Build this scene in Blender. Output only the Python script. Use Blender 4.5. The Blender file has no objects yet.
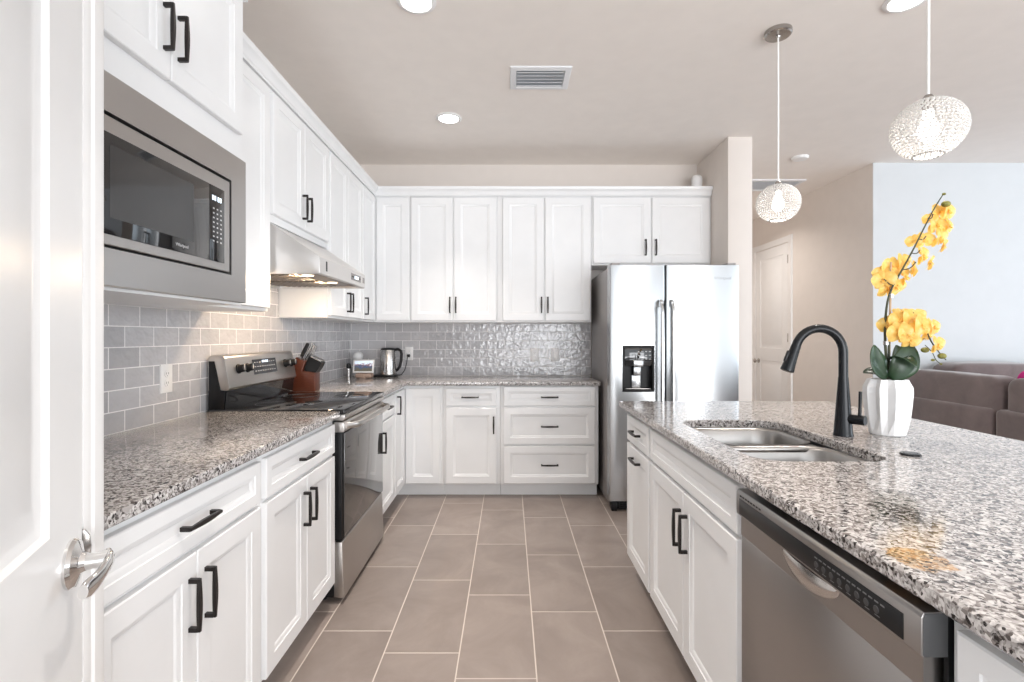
import bpy, bmesh, math, random
from mathutils import Vector, Matrix
random.seed(7)
C = bpy.context.scene
COL = C.collection

# ------------------------------------------------------------------ camera
F, VX, VY, H = 503.0, 509.3, 336.0, 1.27
cd = bpy.data.cameras.new('camera'); cam = bpy.data.objects.new('camera', cd); COL.objects.link(cam)
cam.location = (0, 0, H); cam.rotation_euler = (math.pi / 2, 0, 0)
cd.sensor_width = 36.0; cd.lens = F / 1024 * 36.0
cd.shift_x = (512 - VX) / 1024; cd.shift_y = -(341 - VY) / 1024
cd.clip_start = 0.02; cd.clip_end = 100
C.camera = cam

# ------------------------------------------------------------------ world, exposure, large lights
C.view_settings.view_transform = 'Standard'; C.view_settings.look = 'None'
C.view_settings.gamma = 1.0; C.view_settings.use_curve_mapping = False
C.view_settings.exposure = 1.0
C.cycles.max_bounces = 10; C.cycles.diffuse_bounces = 6; C.cycles.glossy_bounces = 5
C.cycles.sample_clamp_indirect = 6.0
wd = bpy.data.worlds.new('daylight'); C.world = wd; wd.use_nodes = True
bg = wd.node_tree.nodes['Background']
bg.inputs['Color'].default_value = (0.89, 0.945, 1.0, 1); bg.inputs['Strength'].default_value = 1.08


def area(name, loc, target, sx, sy, power, col=(1, 1, 1), shape='RECTANGLE', spread=math.pi):
    d = bpy.data.lights.new(name, 'AREA'); d.shape = shape; d.size = sx; d.size_y = sy
    d.energy = power; d.color = col; d.spread = spread
    o = bpy.data.objects.new(name, d); COL.objects.link(o); o.location = loc
    o.rotation_euler = (Vector(target) - Vector(loc)).to_track_quat('-Z', 'Y').to_euler()
    return o


area('patio_door_daylight', (2.55, -4.2, 1.3), (1.6, 3.0, 1.25), 3.6, 2.0, 82, (0.95, 0.97, 1.0))
area('living_window_daylight', (7.6, 1.2, 1.5), (3.5, 3.4, 1.4), 3.0, 2.0, 46, (0.74, 0.88, 1.0))
# added fill light behind the camera, aimed up to brighten the ceiling
area('ceiling_fill_light', (2.0, -3.4, 0.15), (1.2, 1.6, 2.8), 5.5, 1.6, 105, (0.98, 0.985, 1.0))

# ------------------------------------------------------------------ node helpers
class N:
    def __init__(s, name):
        s.m = bpy.data.materials.new(name); s.m.use_nodes = True
        s.t = s.m.node_tree; s.b = s.t.nodes['Principled BSDF']; s.out = s.t.nodes['Material Output']

    def n(s, typ, **kw):
        x = s.t.nodes.new(typ)
        for k, v in kw.items(): setattr(x, k, v)
        return x

    def l(s, a, b): s.t.links.new(a, b)

    def put(s, sock, v):
        if isinstance(v, bpy.types.NodeSocket): s.l(v, sock)
        else: sock.default_value = v

    def math(s, op, a, b=0.0, c=None):
        x = s.n('ShaderNodeMath', operation=op); s.put(x.inputs[0], a); s.put(x.inputs[1], b)
        if c is not None: s.put(x.inputs[2], c)
        return x.outputs[0]

    def coord(s): return s.n('ShaderNodeTexCoord').outputs['Object']

    def xyz(s, v):
        x = s.n('ShaderNodeSeparateXYZ'); s.l(v, x.inputs[0]); return x.outputs

    def comb(s, a, b, c):
        x = s.n('ShaderNodeCombineXYZ')
        for i, v in enumerate((a, b, c)): s.put(x.inputs[i], v)
        return x.outputs[0]

    def scale(s, v, sc):
        x = s.n('ShaderNodeMapping'); x.inputs['Scale'].default_value = sc; s.l(v, x.inputs['Vector']); return x.outputs[0]

    def noise(s, v, sc, detail=2.0, rough=0.5, dist=0.0):
        x = s.n('ShaderNodeTexNoise'); s.l(v, x.inputs['Vector']); x.inputs['Scale'].default_value = sc
        x.inputs['Detail'].default_value = detail; x.inputs['Roughness'].default_value = rough
        x.inputs['Distortion'].default_value = dist
        return x.outputs

    def ramp(s, f, stops, interp='LINEAR'):
        x = s.n('ShaderNodeValToRGB'); s.l(f, x.inputs[0]); r = x.color_ramp; r.interpolation = interp
        while len(r.elements) < len(stops): r.elements.new(0.5)
        for e, (p, c) in zip(r.elements, stops):
            e.position = p; e.color = (c, c, c, 1) if not isinstance(c, tuple) else (*c, 1)
        return x.outputs[0]

    def mix(s, f, a, b, mode='MIX'):
        x = s.n('ShaderNodeMix', data_type='RGBA', blend_type=mode)
        s.put(x.inputs[0], f)
        for k, v in ((6, a), (7, b)):
            s.put(x.inputs[k], (*v, 1) if isinstance(v, tuple) and len(v) == 3 else v)
        return x.outputs[2]

    def bump(s, h, strength, dist=0.01, normal=None):
        x = s.n('ShaderNodeBump'); x.inputs['Strength'].default_value = strength; x.inputs['Distance'].default_value = dist
        s.l(h, x.inputs['Height'])
        if normal is not None: s.l(normal, x.inputs['Normal'])
        return x.outputs[0]

    def set(s, **kw):
        for k, v in kw.items():
            i = s.b.inputs[k.replace('_', ' ')]
            if isinstance(v, tuple) and len(v) == 3 and i.type == 'RGBA': v = (*v, 1)
            s.put(i, v)
        return s


def plain(name, col, rough=0.5, metal=0.0, var=0.04, nscale=9.0, bump=0.0, **kw):
    """paint-like material with a faint cloudy variation"""
    s = N(name); c = s.coord()
    nz = s.noise(c, nscale, 3)[0]
    lo = tuple(max(0, x * (1 - var)) for x in col); hi = tuple(min(1, x * (1 + var)) for x in col)
    s.set(Base_Color=s.ramp(nz, [(0.3, lo), (0.7, hi)]), Roughness=rough, Metallic=metal)
    if bump: s.set(Normal=s.bump(s.noise(c, nscale * 25, 3)[0], bump, 0.002))
    for k, v in kw.items(): s.set(**{k: v})
    return s.m


def steel(name, col=(0.60, 0.585, 0.57), rough=0.26, stretch=(3, 3, 220), amt=0.10, metal=1.0):
    s = N(name); c = s.coord(); v = s.scale(c, stretch)
    nz = s.noise(v, 2.0, 3, 0.6)[0]; cl = s.noise(c, 3.0, 2)[0]
    s.set(Base_Color=s.mix(cl, tuple(x * 0.93 for x in col), tuple(min(1, x * 1.06) for x in col)), Metallic=metal,
          Roughness=s.math('MULTIPLY_ADD', nz, amt, rough - amt / 2), Normal=s.bump(nz, 0.02, 0.001))
    return s.m


def emit(name, col, strength):
    s = N(name); s.set(Base_Color=col, Emission_Color=col, Emission_Strength=strength, Roughness=0.4)
    return s.m


M = {}
M['cab'] = plain('white_cabinet_paint', (0.83, 0.833, 0.836), 0.32, var=0.012)
M['trimw'] = plain('white_trim_paint', (0.83, 0.82, 0.81), 0.35, var=0.012)
M['doorw'] = plain('white_door_paint', (0.82, 0.815, 0.81), 0.3, var=0.012)
M['wall'] = plain('beige_wall_paint', (0.76, 0.705, 0.66), 0.75, var=0.015, bump=0.05)
M['wallb'] = plain('warm_white_wall_paint', (0.72, 0.665, 0.62), 0.75, var=0.012, bump=0.05)
M['wallw'] = plain('pale_wall_paint', (0.60, 0.62, 0.635), 0.75, var=0.012, bump=0.05)
M['ceil'] = plain('ceiling_paint', (0.88, 0.828, 0.782), 0.85, var=0.015, bump=0.08)
M['dark'] = plain('dark_bronze_metal', (0.018, 0.014, 0.013), 0.36, 0.35)
M['black'] = plain('matte_black_metal', (0.007, 0.008, 0.010), 0.27, 0.1, Specular_IOR_Level=0.35)
M['blackp'] = plain('black_plastic', (0.008, 0.008, 0.009), 0.38, Specular_IOR_Level=0.3)
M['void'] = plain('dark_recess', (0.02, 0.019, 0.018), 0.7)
M['panelb'] = plain('black_control_panel', (0.012, 0.012, 0.013), 0.3, Specular_IOR_Level=0.25)
M['btn'] = plain('dark_grey_buttons', (0.035, 0.035, 0.037), 0.4)
M['dimmark'] = plain('dim_print', (0.13, 0.13, 0.13), 0.5)
M['ring'] = plain('burner_ring_print', (0.05, 0.05, 0.05), 0.3)
M['glassb'] = plain('black_glass', (0.010, 0.010, 0.011), 0.04, Specular_IOR_Level=0.8)
M['ovglass'] = plain('oven_door_glass', (0.05, 0.045, 0.042), 0.05, Specular_IOR_Level=1.0, Coat_Weight=0.35, Coat_IOR=1.6)
M['mwglass'] = plain('microwave_window_glass', (0.045, 0.045, 0.046), 0.08, Specular_IOR_Level=0.6)
M['steel'] = steel('stainless_steel')
M['steelr'] = steel('range_stainless', (0.56, 0.535, 0.51), 0.36, (3, 200, 3), 0.06)
M['steelm'] = steel('microwave_stainless', (0.50, 0.485, 0.475), 0.33, (3, 3, 120), 0.05)
M['steelf'] = steel('fridge_stainless', (0.50, 0.508, 0.515), 0.25, (2, 2, 60), 0.015)
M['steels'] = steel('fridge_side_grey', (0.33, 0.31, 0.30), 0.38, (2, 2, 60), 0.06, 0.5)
M['steeld'] = steel('dishwasher_stainless', (0.40, 0.385, 0.375), 0.3, (3, 3, 160), 0.1)
M['sinks'] = plain('sink_steel', (0.37, 0.355, 0.34), 0.30, 1.0, var=0.03)
M['hood'] = steel('hood_steel', (0.74, 0.725, 0.71), 0.38, (2, 160, 2), 0.06)
M['hoodu'] = steel('hood_filter', (0.22, 0.19, 0.165), 0.42, (120, 120, 2), 0.1, 0.7)
M['chrome'] = plain('chrome', (0.78, 0.77, 0.76), 0.07, 1.0)
M['nickel'] = plain('brushed_nickel', (0.42, 0.40, 0.38), 0.25, 1.0)
M['nickelp'] = plain('polished_steel_lip', (0.62, 0.60, 0.58), 0.18, 1.0)
M['endshade'] = plain('painted_end_shade', (0.10, 0.103, 0.107), 0.4)
M['white'] = plain('white_plastic', (0.84, 0.83, 0.82), 0.35, var=0.01)
M['ceramic'] = plain('white_ceramic', (0.86, 0.86, 0.86), 0.4, var=0.01)
M['socket'] = plain('socket_slots', (0.25, 0.24, 0.23), 0.6)
M['leaf'] = plain('orchid_leaf', (0.022, 0.05, 0.022), 0.35, var=0.4, nscale=20)
M['stem'] = plain('orchid_stem', (0.045, 0.05, 0.022), 0.5, var=0.4, nscale=40)
M['stake'] = plain('wooden_stake', (0.50, 0.33, 0.20), 0.6)
M['bud'] = plain('orchid_bud', (0.18, 0.17, 0.03), 0.5, var=0.5, nscale=60)
M['soil'] = plain('moss_soil', (0.06, 0.05, 0.03), 0.9, var=0.4, nscale=60)
M['pink'] = plain('pink_cloth', (0.75, 0.03, 0.30), 0.8)
M['fabric'] = plain('tan_fabric', (0.42, 0.30, 0.24), 0.85, var=0.15, nscale=80)
M['lens'] = emit('light_lens', (1.0, 0.97, 0.93), 9.0)
M['bulb'] = emit('lamp_bulb', (1.0, 0.95, 0.88), 2.6)
M['led'] = emit('display_digits', (0.75, 0.88, 1.0), 0.9)
M['mark'] = plain('pale_print', (0.55, 0.55, 0.55), 0.5)
M['logo'] = plain('logo_grey', (0.42, 0.43, 0.45), 0.3, 0.4)
M['cordw'] = plain('white_cord', (0.85, 0.84, 0.82), 0.5)
M['vent'] = plain('vent_paint', (0.80, 0.81, 0.83), 0.5, var=0.01)
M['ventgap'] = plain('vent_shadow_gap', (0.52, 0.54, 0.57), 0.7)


def petal_mat():
    s = N('yellow_petal'); c = s.coord()
    nz = s.noise(c, 45, 4)[0]
    col = s.ramp(nz, [(0.3, (0.93, 0.60, 0.13)), (0.55, (0.96, 0.70, 0.22)), (0.75, (0.98, 0.80, 0.40))])
    s.set(Base_Color=col, Roughness=0.55)
    t = s.n('ShaderNodeBsdfTranslucent'); s.l(col, t.inputs['Color'])
    m = s.n('ShaderNodeMixShader'); m.inputs[0].default_value = 0.42; s.l(s.b.outputs[0], m.inputs[1]); s.l(t.outputs[0], m.inputs[2])
    s.l(m.outputs[0], s.out.inputs['Surface'])
    return s.m
M['petal'] = petal_mat()


def suede():
    s = N('taupe_suede'); c = s.coord()
    a = s.noise(c, 5, 4, 0.65, 0.6)[0]; b = s.noise(c, 260, 2)[0]
    s.set(Base_Color=s.ramp(a, [(0.25, (0.115, 0.085, 0.082)), (0.75, (0.19, 0.145, 0.14))]), Roughness=0.85, Sheen_Weight=0.5,
          Normal=s.bump(b, 0.15, 0.003))
    return s.m
M['suede'] = suede()


def wood():
    s = N('cherry_wood'); c = s.coord(); v = s.scale(c, (10, 10, 60))
    a = s.noise(v, 3, 4, 0.6, 0.5)[0]
    s.set(Base_Color=s.ramp(a, [(0.25, (0.075, 0.020, 0.010)), (0.75, (0.125, 0.036, 0.019))]), Roughness=0.35)
    return s.m
M['wood'] = wood()


def granite():
    s = N('speckled_granite'); c = s.coord()
    warp = s.noise(c, 40, 2)[1]
    v = s.n('ShaderNodeVectorMath', operation='MULTIPLY_ADD'); s.l(warp, v.inputs[0]); v.inputs[1].default_value = (0.016,) * 3; s.l(c, v.inputs[2])
    v = v.outputs[0]

    def vor(sc):
        x = s.n('ShaderNodeTexVoronoi'); x.inputs['Scale'].default_value = sc; s.l(v, x.inputs['Vector'])
        return s.xyz(x.outputs['Color'])[0]
    big = s.noise(c, 7, 3)[0]
    drift = s.math('MULTIPLY_ADD', big, 0.30, -0.15)
    a = s.math('ADD', vor(125), drift)
    ca = s.ramp(a, [(0.0, (0.035, 0.03, 0.03)), (0.13, (0.12, 0.105, 0.10)), (0.25, (0.28, 0.255, 0.245)), (0.42, (0.47, 0.45, 0.44)),
                    (0.60, (0.66, 0.645, 0.635)), (0.82, (0.80, 0.79, 0.78))], 'CONSTANT')
    b = vor(230)
    cb = s.ramp(b, [(0.0, (0.05, 0.043, 0.042)), (0.17, (0.28, 0.255, 0.245)), (0.42, (0.54, 0.52, 0.51)), (0.72, (0.80, 0.785, 0.775))], 'CONSTANT')
    col = s.mix(s.ramp(s.noise(c, 60, 2)[0], [(0.42, 0.0), (0.58, 1.0)]), ca, cb)
    # rusty mineral patch and dark knot near the sink end of the island
    x, y, z = s.xyz(c)

    def blob(cx, cy, rx, ry, soft):
        dx = s.math('DIVIDE', s.math('SUBTRACT', x, cx), rx); dy = s.math('DIVIDE', s.math('SUBTRACT', y, cy), ry)
        d = s.math('SQRT', s.math('ADD', s.math('MULTIPLY', dx, dx), s.math('MULTIPLY', dy, dy)))
        d = s.math('ADD', d, s.math('MULTIPLY_ADD', s.noise(c, 45, 3)[0], 1.0, -0.5))
        return s.ramp(d, [(1.0 - soft, 1.0), (1.0, 0.0)])
    gn = s.ramp(s.noise(c, 130, 2)[0], [(0.46, 0.0), (0.54, 1.0)])
    rust = s.mix(gn, s.mix(1.0, col, (0.98, 0.80, 0.58), 'MULTIPLY'), s.mix(1.0, col, (0.80, 0.50, 0.26), 'MULTIPLY'))
    col = s.mix(blob(0.652, 0.803, 0.044, 0.048, 0.10), col, rust)
    col = s.mix(s.math('MULTIPLY', blob(0.785, 1.02, 0.045, 0.085, 0.3), gn), col, s.mix(1.0, col, (0.22, 0.19, 0.18), 'MULTIPLY'))
    col = s.mix(1.0, col, (0.80, 0.78, 0.768), 'MULTIPLY')
    s.set(Base_Color=col, Roughness=0.10, Specular_IOR_Level=0.55)
    return s.m
M['granite'] = granite()


def tile_floor():
    s = N('floor_tile'); c = s.coord(); x, y, z = s.xyz(c)
    cx = s.math('DIVIDE', s.math('ADD', x, 0.20), 0.302); col = s.math('FLOOR', cx); fx = s.math('SUBTRACT', cx, col)
    cy = s.math('DIVIDE', s.math('ADD', s.math('SUBTRACT', y, 1.865), s.math('MULTIPLY', col, 0.1505)), 0.602)
    row = s.math('FLOOR', cy); fy = s.math('SUBTRACT', cy, row)
    ex = s.math('MULTIPLY', s.math('MINIMUM', fx, s.math('SUBTRACT', 1.0, fx)), 0.302)
    ey = s.math('MULTIPLY', s.math('MINIMUM', fy, s.math('SUBTRACT', 1.0, fy)), 0.602)
    e = s.math('MINIMUM', ex, ey)
    g = s.n('ShaderNodeMapRange'); s.l(e, g.inputs[0]); g.inputs[1].default_value = 0.0018; g.inputs[2].default_value = 0.0032
    g = g.outputs[0]
    wn = s.n('ShaderNodeTexWhiteNoise', noise_dimensions='2D'); s.l(s.comb(col, row, 0.0), wn.inputs['Vector'])
    off = s.n('ShaderNodeVectorMath', operation='ADD'); s.l(c, off.inputs[0]); s.l(s.scale(wn.outputs['Color'], (9, 9, 9)), off.inputs[1])
    cl = s.noise(off.outputs[0], 3.2, 5, 0.62, 0.7)[0]
    tilec = s.ramp(cl, [(0.28, (0.225, 0.184, 0.162)), (0.5, (0.268, 0.222, 0.197)), (0.72, (0.32, 0.268, 0.239))])
    v = s.math('MULTIPLY_ADD', wn.outputs['Value'], 0.14, 0.93)
    tilec = s.mix(1.0, tilec, s.comb(v, v, v), 'MULTIPLY')
    s.set(Base_Color=s.mix(g, (0.60, 0.53, 0.475), tilec), Roughness=s.math('MULTIPLY_ADD', g, -0.4, 0.75),
          Normal=s.bump(g, 0.25, 0.002))
    return s.m
M['floor'] = tile_floor()


def subway(axis):
    s = N('subway_tile_' + axis); c = s.coord(); x, y, z = s.xyz(c)
    u = x if axis == 'x' else y
    v = s.comb(s.math('ADD', u, 0.04), s.math('SUBTRACT', z, 0.914), 0.0)
    b = s.n('ShaderNodeTexBrick'); s.l(v, b.inputs['Vector'])
    b.offset = 0.5; b.squash = 1.0
    b.inputs['Scale'].default_value = 1.0; b.inputs['Mortar Size'].default_value = 0.0022; b.inputs['Mortar Smooth'].default_value = 0.1
    b.inputs['Brick Width'].default_value = 0.154; b.inputs['Row Height'].default_value = 0.0785
    b.inputs['Color1'].default_value = (0.0, 0, 0, 1); b.inputs['Color2'].default_value = (1, 1, 1, 1); b.inputs['Mortar'].default_value = (0.5,) * 3 + (1,)
    g = b.outputs['Fac']
    cl = s.noise(c, 14, 3)[0]
    f = s.math('MULTIPLY_ADD', s.xyz(b.outputs['Color'])[0], 0.5, s.math('MULTIPLY', cl, 0.5))
    tc = s.ramp(f, [(0.1, (0.42, 0.412, 0.425)), (0.5, (0.50, 0.492, 0.505)), (0.9, (0.58, 0.572, 0.585))])
    wv = s.noise(c, 24, 2)[0]
    nrm = s.bump(wv, 0.6, 0.012)
    nrm = s.bump(s.math('SUBTRACT', 1.0, g), 0.5, 0.003, nrm)
    s.set(Base_Color=s.mix(g, tc, (0.86, 0.845, 0.835)), Roughness=s.math('MULTIPLY_ADD', g, 0.6, 0.06), Normal=nrm, Specular_IOR_Level=0.85)
    return s.m
M['tilex'] = subway('x'); M['tiley'] = subway('y')


def bead():
    s = N('white_crystal_beads')
    d = s.n('ShaderNodeBsdfDiffuse'); d.inputs['Color'].default_value = (0.78, 0.77, 0.76, 1)
    t = s.n('ShaderNodeBsdfTranslucent'); t.inputs['Color'].default_value = (0.78, 0.765, 0.75, 1)
    g = s.n('ShaderNodeBsdfGlossy'); g.inputs['Roughness'].default_value = 0.15
    m1 = s.n('ShaderNodeMixShader'); m1.inputs[0].default_value = 0.5; s.l(d.outputs[0], m1.inputs[1]); s.l(t.outputs[0], m1.inputs[2])
    m2 = s.n('ShaderNodeMixShader'); m2.inputs[0].default_value = 0.12; s.l(m1.outputs[0], m2.inputs[1]); s.l(g.outputs[0], m2.inputs[2])
    s.l(m2.outputs[0], s.out.inputs['Surface'])
    return s.m
M['bead'] = bead()


def picture():
    s = N('landscape_screen'); c = s.coord()
    x, y, z = s.xyz(c)
    n1 = s.noise(s.scale(c, (1, 1, 2.2)), 28, 4, 0.7)[0]
    hz = s.math('ADD', s.math('MULTIPLY', z, 9.0), s.math('MULTIPLY', n1, 0.9))
    col = s.ramp(hz, [(0.25, (0.10, 0.09, 0.07)), (0.42, (0.04, 0.08, 0.16)), (0.55, (0.22, 0.12, 0.12)), (0.66, (0.62, 0.72, 0.85))])
    s.set(Base_Color=col, Emission_Color=col, Emission_Strength=0.35, Roughness=0.15)
    return s.m
M['screen'] = picture()

# ------------------------------------------------------------------ mesh helpers
class MB:
    def __init__(s): s.v = []; s.f = []

    def add(s, vs, fs):
        o = len(s.v); s.v += [tuple(v) for v in vs]; s.f += [tuple(o + i for i in f) for f in fs]; return s

    def box(s, x0, y0, z0, x1, y1, z1, bev=0.0, seg=2, mat=None):
        x0, x1 = sorted((x0, x1)); y0, y1 = sorted((y0, y1)); z0, z1 = sorted((z0, z1))
        bm = bmesh.new()
        vs = [bm.verts.new(p) for p in ((x0, y0, z0), (x1, y0, z0), (x1, y1, z0), (x0, y1, z0), (x0, y0, z1), (x1, y0, z1), (x1, y1, z1), (x0, y1, z1))]
        for f in ((0, 3, 2, 1), (4, 5, 6, 7), (0, 1, 5, 4), (1, 2, 6, 5), (2, 3, 7, 6), (3, 0, 4, 7)): bm.faces.new([vs[i] for i in f])
        if bev: bmesh.ops.bevel(bm, geom=bm.edges[:], offset=bev, segments=seg, profile=0.5, affect='EDGES')
        if mat is not None: bm.transform(mat)
        s._take(bm); return s

    def _take(s, bm):
        bm.verts.index_update(); bm.verts.ensure_lookup_table()
        s.add([v.co[:] for v in bm.verts], [[v.index for v in f.verts] for f in bm.faces]); bm.free()

    def loft(s, rings, cap0=True, cap1=True, closed=True):
        n = len(rings[0]); vs = [p for r in rings for p in r]; fs = []
        for k in range(len(rings) - 1):
            for i in range(n if closed else n - 1):
                j = (i + 1) % n; fs.append((k * n + i, k * n + j, (k + 1) * n + j, (k + 1) * n + i))
        if cap0: fs.append(tuple(range(n - 1, -1, -1)))
        if cap1: fs.append(tuple((len(rings) - 1) * n + i for i in range(n)))
        return s.add(vs, fs)

    def cyl(s, p0, p1, r0, r1=None, n=24, cap=True):
        r1 = r0 if r1 is None else r1
        return s.tube([p0, p1], [r0, r1], n, cap)

    def tube(s, pts, rad, n=16, cap=True):
        pts = [Vector(p) for p in pts]
        if not isinstance(rad, (list, tuple)): rad = [rad] * len(pts)
        rings = []; ref = None
        for i, p in enumerate(pts):
            d = (pts[min(i + 1, len(pts) - 1)] - pts[max(i - 1, 0)]).normalized()
            if ref is None:
                ref = Vector((0, 0, 1)) if abs(d.z) < 0.9 else Vector((1, 0, 0))
            a = (ref - d * ref.dot(d)).normalized(); ref = a; b = d.cross(a)
            rings.append([p + (a * math.cos(2 * math.pi * k / n) + b * math.sin(2 * math.pi * k / n)) * rad[i] for k in range(n)])
        return s.loft(rings, cap, cap)

    def lathe(s, prof, c, n=32, axis=(0, 0, 1), cap0=True, cap1=True):
        ax = Vector(axis).normalized(); a = ax.orthogonal().normalized(); b = ax.cross(a); c = Vector(c)
        return s.loft([[c + ax * h + (a * math.cos(2 * math.pi * k / n) + b * math.sin(2 * math.pi * k / n)) * max(r, 1e-5) for k in range(n)] for r, h in prof], cap0, cap1)

    def prism(s, poly, fn, t0, t1, bev=0.0, seg=2):
        """poly of 2-D points, fn(a,b,t)->xyz, from t0 to t1"""
        bm = bmesh.new()
        A = [bm.verts.new(fn(a, b, t0)) for a, b in poly]; B = [bm.verts.new(fn(a, b, t1)) for a, b in poly]
        n = len(poly); bm.faces.new(A); bm.faces.new(B[::-1])
        for i in range(n): bm.faces.new((A[i], B[i], B[(i + 1) % n], A[(i + 1) % n]))
        bmesh.ops.recalc_face_normals(bm, faces=bm.faces[:])
        if bev: bmesh.ops.bevel(bm, geom=bm.edges[:], offset=bev, segments=seg, profile=0.5, affect='EDGES')
        s._take(bm); return s

    def sphere(s, c, r, nu=20, nv=12, sc=(1, 1, 1)):
        prof = [(math.sin(math.pi * i / nv), -math.cos(math.pi * i / nv)) for i in range(nv + 1)]
        rings = [[(c[0] + r * sc[0] * q * math.cos(2 * math.pi * k / nu), c[1] + r * sc[1] * q * math.sin(2 * math.pi * k / nu), c[2] + r * sc[2] * h) for k in range(nu)] for q, h in [(max(q, 1e-4), h) for q, h in prof]]
        return s.loft(rings)

    def build(s, name, mat, parent=None, org=(0, 0, 0), angle=35, recalc=True):
        me = bpy.data.meshes.new(name); o3 = Vector(org)
        me.from_pydata([Vector(v) - o3 for v in s.v], [], s.f)
        bm = bmesh.new(); bm.from_mesh(me)
        bmesh.ops.remove_doubles(bm, verts=bm.verts[:], dist=1e-6)
        if recalc: bmesh.ops.recalc_face_normals(bm, faces=bm.faces[:])
        bm.to_mesh(me); bm.free()
        me.materials.append(mat)
        if angle:
            me.shade_smooth(); me.set_sharp_from_angle(angle=math.radians(angle))
        o = bpy.data.objects.new(name, me); COL.objects.link(o)
        if parent is not None: o.parent = parent
        return o


class Thing:
    """an Empty at the thing's base, with its parts built in world coordinates"""
    def __init__(s, name, loc, label, cat, group=None, kind=None):
        s.o = bpy.data.objects.new(name, None); COL.objects.link(s.o); s.o.location = loc; s.o.empty_display_size = 0.05
        s.org = Vector(loc); tag(s.o, label, cat, group, kind)

    def part(s, name, mb, mat, parent=None, angle=35, recalc=True, label=None):
        o = mb.build(name, mat, parent or s.o, s.org, angle, recalc)
        if label: o['label'] = label
        return o


def tag(o, label=None, cat=None, group=None, kind=None):
    if label: o['label'] = label
    if cat: o['category'] = cat
    if group: o['group'] = group
    if kind: o['kind'] = kind
    return o


def struct(name, mb, mat, parent=None, angle=35, label=None):
    o = mb.build(name, mat, parent, angle=angle)
    if parent is None: o['kind'] = 'structure'
    return o


def copy_tree(o, parent=None):
    c = o.copy(); COL.objects.link(c)
    if parent is not None: c.parent = parent
    for ch in list(o.children): copy_tree(ch, c)
    return c


def W(px, py, Y): return Vector(((px - VX) / F * Y, Y, H - (py - VY) / F * Y))


def text(name, s, size, mat, parent, loc, rot, depth=0.0004):
    cu = bpy.data.curves.new(name, 'FONT'); cu.body = s; cu.size = size; cu.extrude = depth; cu.align_x = 'CENTER'; cu.align_y = 'CENTER'
    tmp = bpy.data.objects.new(name, cu); COL.objects.link(tmp)
    me = bpy.data.meshes.new_from_object(tmp.evaluated_get(bpy.context.evaluated_depsgraph_get()))
    bpy.data.objects.remove(tmp)
    me.materials.clear(); me.materials.append(mat)
    o = bpy.data.objects.new(name, me); COL.objects.link(o); o.parent = parent; o.location = loc; o.rotation_euler = rot
    return o


# ------------------------------------------------------------------ the setting
XW, YW, ZC = -1.45, 4.55, 2.82
struct('floor', MB().box(-3.2, -5.0, -0.05, 9.5, 8.2, 0.0), M['floor'])
struct('ceiling', MB().box(-3.2, -2.2, ZC, 9.5, 8.2, ZC + 0.1), M['ceil'])
wl = struct('wall_left', MB().box(XW - 0.12, 0.80, 0, XW, YW + 0.12, ZC), M['wall'])
wb = struct('wall_back', MB().box(XW, YW, 0, 1.70, YW + 0.12, ZC), M['wallb'])
MB().box(XW, 0.95, 0.90, XW + 0.009, YW, 1.40).build('backsplash', M['tiley'], wl)
mb = MB(); mb.box(XW + 0.009, YW - 0.009, 0.90, 0.735, YW, 1.40)
mb.build('backsplash', M['tilex'], wb)
MB().box(XW, 2.382, 1.40, XW + 0.009, 3.14, 1.80).build('backsplash', M['tiley'], wl)
struct('wall_wing', MB().box(1.70, 3.91, 0, 1.89, 7.2, ZC, 0.004), M['wallb'])
struct('wall_hall', MB().box(3.255, 4.507, 0, 3.35, 7.2, ZC), M['wall'])
struct('wall_hall_end', MB().box(1.89, 7.0, 0, 3.255, 7.12, ZC), M['wall'])
struct('wall_living', MB().box(3.256, 4.50, 0, 9.4, 4.62, ZC), M['wallw'])
struct('baseboard_hall', MB().box(3.239, 4.507, 0, 3.255, 5.72, 0.13, 0.004).box(3.239, 6.72, 0, 3.255, 7.0, 0.13, 0.004), M['trimw'])
struct('baseboard_living', MB().box(3.25, 4.484, 0, 9.4, 4.50, 0.13, 0.004), M['trimw'])

# pantry wall with the panelled door standing in it
PU = Vector((-0.42, 0.907, 0)).normalized(); PN = Vector((PU.y, -PU.x, 0)); PP = Vector((-0.655, 0.75, 0))


def PT(u, z, n): return PP + PU * u + PN * n + Vector((0, 0, z))


def pbox(mb, u0, u1, z0, z1, n0, n1, bev=0.0):
    return mb.prism([(u0, z0), (u1, z0), (u1, z1), (u0, z1)], lambda a, b, t: PT(a, b, t), n0, n1, bev)


E = PT(0.17, 0, -0.012); B1 = PT(0.17, 0, -0.12)
mb = MB(); pbox(mb, 0.055, 0.17, 0, ZC, -0.12, -0.012); pbox(mb, -0.80, 0.055, 2.10, ZC, -0.12, -0.012); pbox(mb, -0.86, -0.80, 0, ZC, -0.12, -0.012)
struct('wall_pantry', mb, M['wallw'])
struct('wall_pantry_return', MB().box(XW, 0.83, 0, B1.x + 0.05, 0.935, ZC), M['wallw'])


def cas(u0, sgn):
    """stepped casing profile along the opening"""
    return [(u0, 0), (u0, 0.010), (u0 + sgn * 0.010, 0.014), (u0 + sgn * 0.024, 0.013), (u0 + sgn * 0.028, 0.017), (u0 + sgn * 0.052, 0.021),
            (u0 + sgn * 0.060, 0.021), (u0 + sgn * 0.075, 0.016), (u0 + sgn * 0.078, 0)]


mb = MB()
for u0, sg in ((0.066, 1), (-0.80, -1)):
    mb.prism([(u, n) for u, n in cas(u0, sg)], lambda a, b, t: PT(a, t, b - 0.012), 0, 2.10)
mb.prism(cas(2.022, 1), lambda a, b, t: PT(t, a, b - 0.012), -0.87, 0.144)
pbox(mb, 0.053, 0.066, 0, 2.03, -0.06, -0.004)
struct('trim_1', mb, M['trimw'])

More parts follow.
